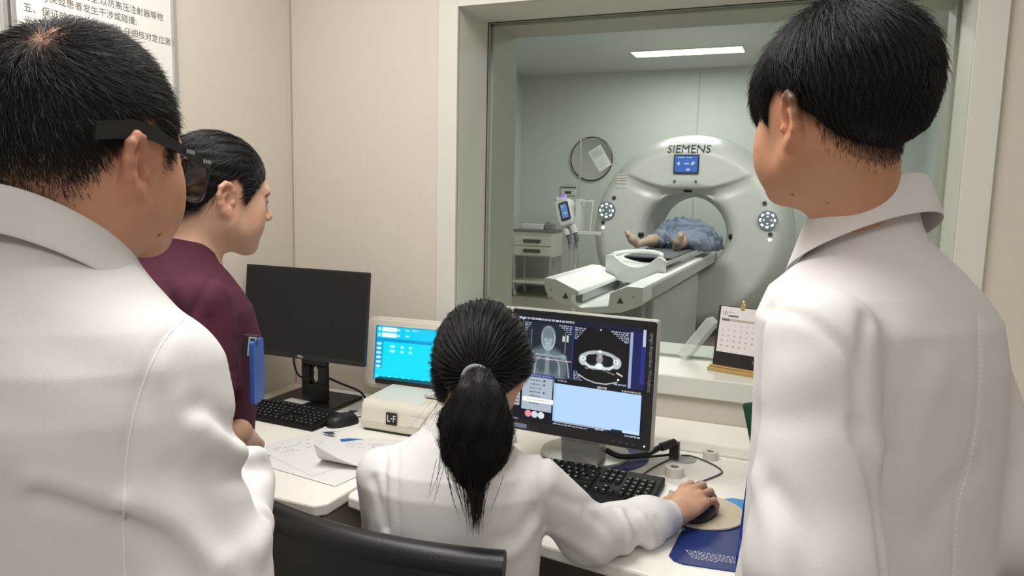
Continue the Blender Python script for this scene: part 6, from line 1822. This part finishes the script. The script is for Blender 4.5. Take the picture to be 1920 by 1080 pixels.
def sea_hair_l(q):
    h = poly_sd(q[:, 1], q[:, 2], HP_S)
    base = smin(ell(q, (0, -0.016, 0.028), (0.077, 0.098, 0.089)), ell(q, (0, 0.028, -0.018), (0.064, 0.066, 0.086)), 0.03)
    r = q - TIE
    ang = np.arctan2(r[:, 0], r[:, 2] + 0.001)
    rip = 0.0011 * np.sin(40 * ang + 2 * np.sin(35 * q[:, 1])) + 0.0007 * np.sin(83 * ang)
    t = 0.004 + 0.015 * np.clip(-h / 0.03, 0, 1)
    return smax(base - t + rip, h, 0.008)
def sea_hair_e(p):
    q = PS.loc(p)
    d = smin(sea_hair_l(q), ell(q, (-0.078, -0.012, -0.012), (0.020, 0.040, 0.062)), 0.015)
    return smin(d, ell(q, (0.080, -0.014, 0.014), (0.018, 0.034, 0.036)), 0.015) * PS.k
def sea_hair(p): return smin(sea_hair_e(p), sea_tail(p), 0.005)
HV, HQ = polygonise(sea_hair, (-0.76, 1.02, 0.93), (-0.40, 1.44, 1.36), 0.0036)
hs = mesh_obj('hair', HV, HQ, M_hairs, sea, True, None, world=True)
P, N_ = surf_sample(HV, HQ, 26000); P = P[np.abs(sea_hair(P)) < 0.003]; N_ = grad(sea_hair, P, 0.002)
P = P[((P - PS.wor((0, 0.0, 0.02))) * N_).sum(1) > 0.0]; N_ = grad(sea_hair, P, 0.002)
tw = PS.wor(TIE)
tc = np.array([t_[0] for t_ in TAIL], F32)
def sea_flow(p):
    d = (tw - p)
    out_ = p[:, 2] < tw[2] - 0.02
    intail = sea_tail(p) < 0.006
    dn = np.zeros_like(p); dn[:, 2] = -1.0
    cx_ = np.interp(-p[:, 2], -tc[:, 2], tc[:, 0]); 
    dn[:, 0] = (cx_ - p[:, 0]) * np.where(p[:, 2] < TAIL[4][0][2], 7.0, -2.5)
    return np.where((intail & (p[:, 2] < tw[2] + 0.004))[:, None], dn, d)
Ls = 0.045 * RNG.uniform(0.6, 1.4, len(P)); dist = np.sqrt(((P - tw) ** 2).sum(1))
Ls = np.where(P[:, 2] > tw[2] - 0.01, np.minimum(Ls, np.maximum(dist - 0.016, 0.002)), Ls)
keep = dist > 0.018; P = P[keep]; N_ = N_[keep]; Ls = Ls[keep]
paths = grow(P, N_, sea_flow, Ls, 7, 0.06, sea_hair, 0.06, 0.0004)
strands('hair_strands', paths, np.array([0.0003, 0.00032, 0.00032, 0.0003, 0.00026, 0.0002, 0.00006]), M_hairc, hs)
# ragged ends of the ponytail and a few loose strands
n = 900
s0 = np.stack([RNG.normal(0, 0.020, n), RNG.normal(0, 0.008, n), RNG.uniform(-0.03, 0.03, n)], 1).astype(F32) + TAIL[4][0].astype(F32) - V(0, 0, 0.012)
def tip_flow(p):
    d = np.zeros_like(p); d[:, 2] = -1; d[:, 0] = (TAIL[6][0][0] - p[:, 0]) * 5 + 0.35 * np.sin(60 * p[:, 0] + 1); d[:, 1] = (TAIL[6][0][1] - 0.006 - p[:, 1]) * 5; return d
strands('ponytail_ends', grow(s0, s0 * 0, tip_flow, RNG.uniform(0.06, 0.115, n), 8, 0.0, None, 0.10), np.array([0.0004] * 6 + [0.00025, 0.00005]), M_hairc, hs)
n = 26
s0 = np.stack([RNG.uniform(-0.07, -0.03, n), RNG.uniform(-0.03, 0.02, n), RNG.uniform(-0.02, 0.03, n)], 1).astype(F32) + V(-0.575, 1.20, 1.10)
strands('loose_hair', grow(s0, s0 * 0, lambda p: np.broadcast_to(V(-0.35, -0.1, -0.8), p.shape).copy(), RNG.uniform(0.05, 0.12, n), 8, 0.0, None, 0.25), np.linspace(0.00022, 0.00006, 8), M_hairc, hs)
Mt_ = Matrix.Translation(tuple(map(float, tw + V(0.0, -0.004, -0.006)))) @ Vector(tuple(map(float, TAIL[1][0] - tw))).to_track_quat('Z', 'Y').to_matrix().to_4x4()
b = MB(); b.tube([tuple(Mt_ @ Vector((0.0215 * math.cos(a), 0.0215 * math.sin(a), 0))) for a in np.linspace(0, 2 * PI, 32, endpoint=False)], 0.0042, 0, 8, True)
b.build('hair_tie', mat('grey_elastic', (0.22, 0.25, 0.26), 0.6), hs, world=True)
collar('collar', tuple(PS.wor((0, -0.048, -0.125))), SYAW, 18, 0.056, 0.058, [(0.0, -0.02), (-0.002, 0.006), (0.0, 0.016), (0.004, 0.019), (0.008, 0.016), (0.013, 0.0), (0.019, -0.020)], -150, 150, M_coat, sea, 0.0028)
for s in (-1, 1):
    y = rad(SYAW); r_ = np.array([math.cos(y), -math.sin(y), 0]); f_ = np.array([math.sin(y), math.cos(y), 0]); h = np.array([SC_[0], SC_[1], 0.53]) + r_ * 0.085 * s
    b = MB(); b.tube([tuple(h), tuple(h + f_ * 0.38 + np.array([0, 0, 0.02])), tuple(h + f_ * 0.44 + np.array([0, 0, -0.04])), tuple(h + f_ * 0.45 + np.array([0, 0, -0.48]))], [0.08, 0.065, 0.062, 0.048], 0, 16)
    b.build('trouser_leg', M_trou, sea, world=True)
    k_ = h + f_ * 0.47; 
    MB().prism([(0.04 * math.cos(t), 0.12 * math.sin(t)) for t in np.linspace(0, 2 * PI, 20, endpoint=False)], 0.0, 0.06, 0, frame((k_[0], k_[1], 0), tuple(r_), tuple(f_))).build('shoe', M_shoe, sea, bevel=0.015, world=True)

# ================================================================== the patient on the scanner table
pat = person('patient lying feet first on the scanner table under a rumpled blue cloth', (-1.25, 7.6, 1.0))
BZ = 1.0
PSK = (0.42, 0.30, 0.24)
def pat_body(p):
    d = ell(p, (-1.26, 7.75, 1.09), (0.17, 0.36, 0.10))
    d = smin(d, cone(p, (-1.34, 7.5, 1.09), (-1.47, 7.10, 1.075), 0.08, 0.058), 0.04); d = smin(d, cone(p, (-1.47, 7.10, 1.075), (-1.545, 6.93, 1.055), 0.05, 0.034), 0.03)
    d = smin(d, cone(p, (-1.19, 7.5, 1.09), (-1.19, 7.10, 1.075), 0.08, 0.056), 0.04); d = smin(d, cone(p, (-1.19, 7.10, 1.07), (-1.195, 6.95, 1.045), 0.05, 0.036), 0.03)
    # feet: heel, sole, toes
    d = smin(d, chain(p, [((-1.56, 6.90, 1.045), 0.036), ((-1.60, 6.87, 1.09), 0.036), ((-1.635, 6.86, 1.135), 0.030)], 0.03), 0.02)
    for i, dx in enumerate((-0.02, -0.008, 0.004, 0.015)): d = smin(d, cone(p, (-1.63 + dx * 0.5, 6.855 + dx, 1.135), (-1.652 + dx * 0.5, 6.85 + dx, 1.165), 0.012, 0.010), 0.008)
    d = smin(d, chain(p, [((-1.195, 6.93, 1.035), 0.038), ((-1.178, 6.90, 1.085), 0.037), ((-1.158, 6.885, 1.14), 0.032)], 0.03), 0.02)
    for i, dx in enumerate((-0.024, -0.010, 0.004, 0.017)): d = smin(d, cone(p, (-1.158 + dx, 6.885, 1.145), (-1.152 + dx, 6.88, 1.178 - abs(dx) * 0.4), 0.012, 0.010), 0.008)
    d = smin(d, cone(p, (-1.26, 8.05, 1.10), (-1.26, 8.22, 1.10), 0.06, 0.05), 0.05)
    d = smin(d, ell(p, (-1.26, 8.34, 1.115), (0.08, 0.115, 0.095)), 0.03)
    return d
sculpt('body', pat_body, (-1.72, 6.78, 0.97), (-0.98, 8.50, 1.25), 0.009, mat('patient_skin', PSK, 0.6), pat)
def pat_cloth(p):
    d = ell(p, (-1.235, 7.62, 1.04), (0.31, 0.40, 0.235))
    d = smin(d, ell(p, (-1.33, 7.36, 1.06), (0.19, 0.24, 0.10)), 0.07)
    d = smin(d, ell(p, (-1.08, 7.42, 1.05), (0.20, 0.26, 0.14)), 0.07)
    d = smin(d, cone(p, (-1.42, 7.22, 1.085), (-1.33, 7.5, 1.12), 0.075, 0.09), 0.04)
    d = smin(d, cone(p, (-0.955, 7.5, 1.06), (-0.93, 7.75, 1.0), 0.06, 0.06), 0.05)
    x, y, z = p[:, 0], p[:, 1], p[:, 2]
    f = 0.010 * np.sin(30 * x + 9 * np.sin(9 * y + 5 * z)) + 0.007 * np.sin(38 * (x * 0.6 + y) + 5 * np.sin(14 * x) + 12 * z) + 0.008 * np.sin(24 * z - 16 * x + 3 * np.sin(11 * y))
    return smax(d + f * 1.7, 0.985 - z, 0.02)
sculpt('gown', pat_cloth, (-1.68, 7.0, 0.95), (-0.78, 8.12, 1.34), 0.009, mat('blue_gown', (0.19, 0.225, 0.31), 0.85), pat)
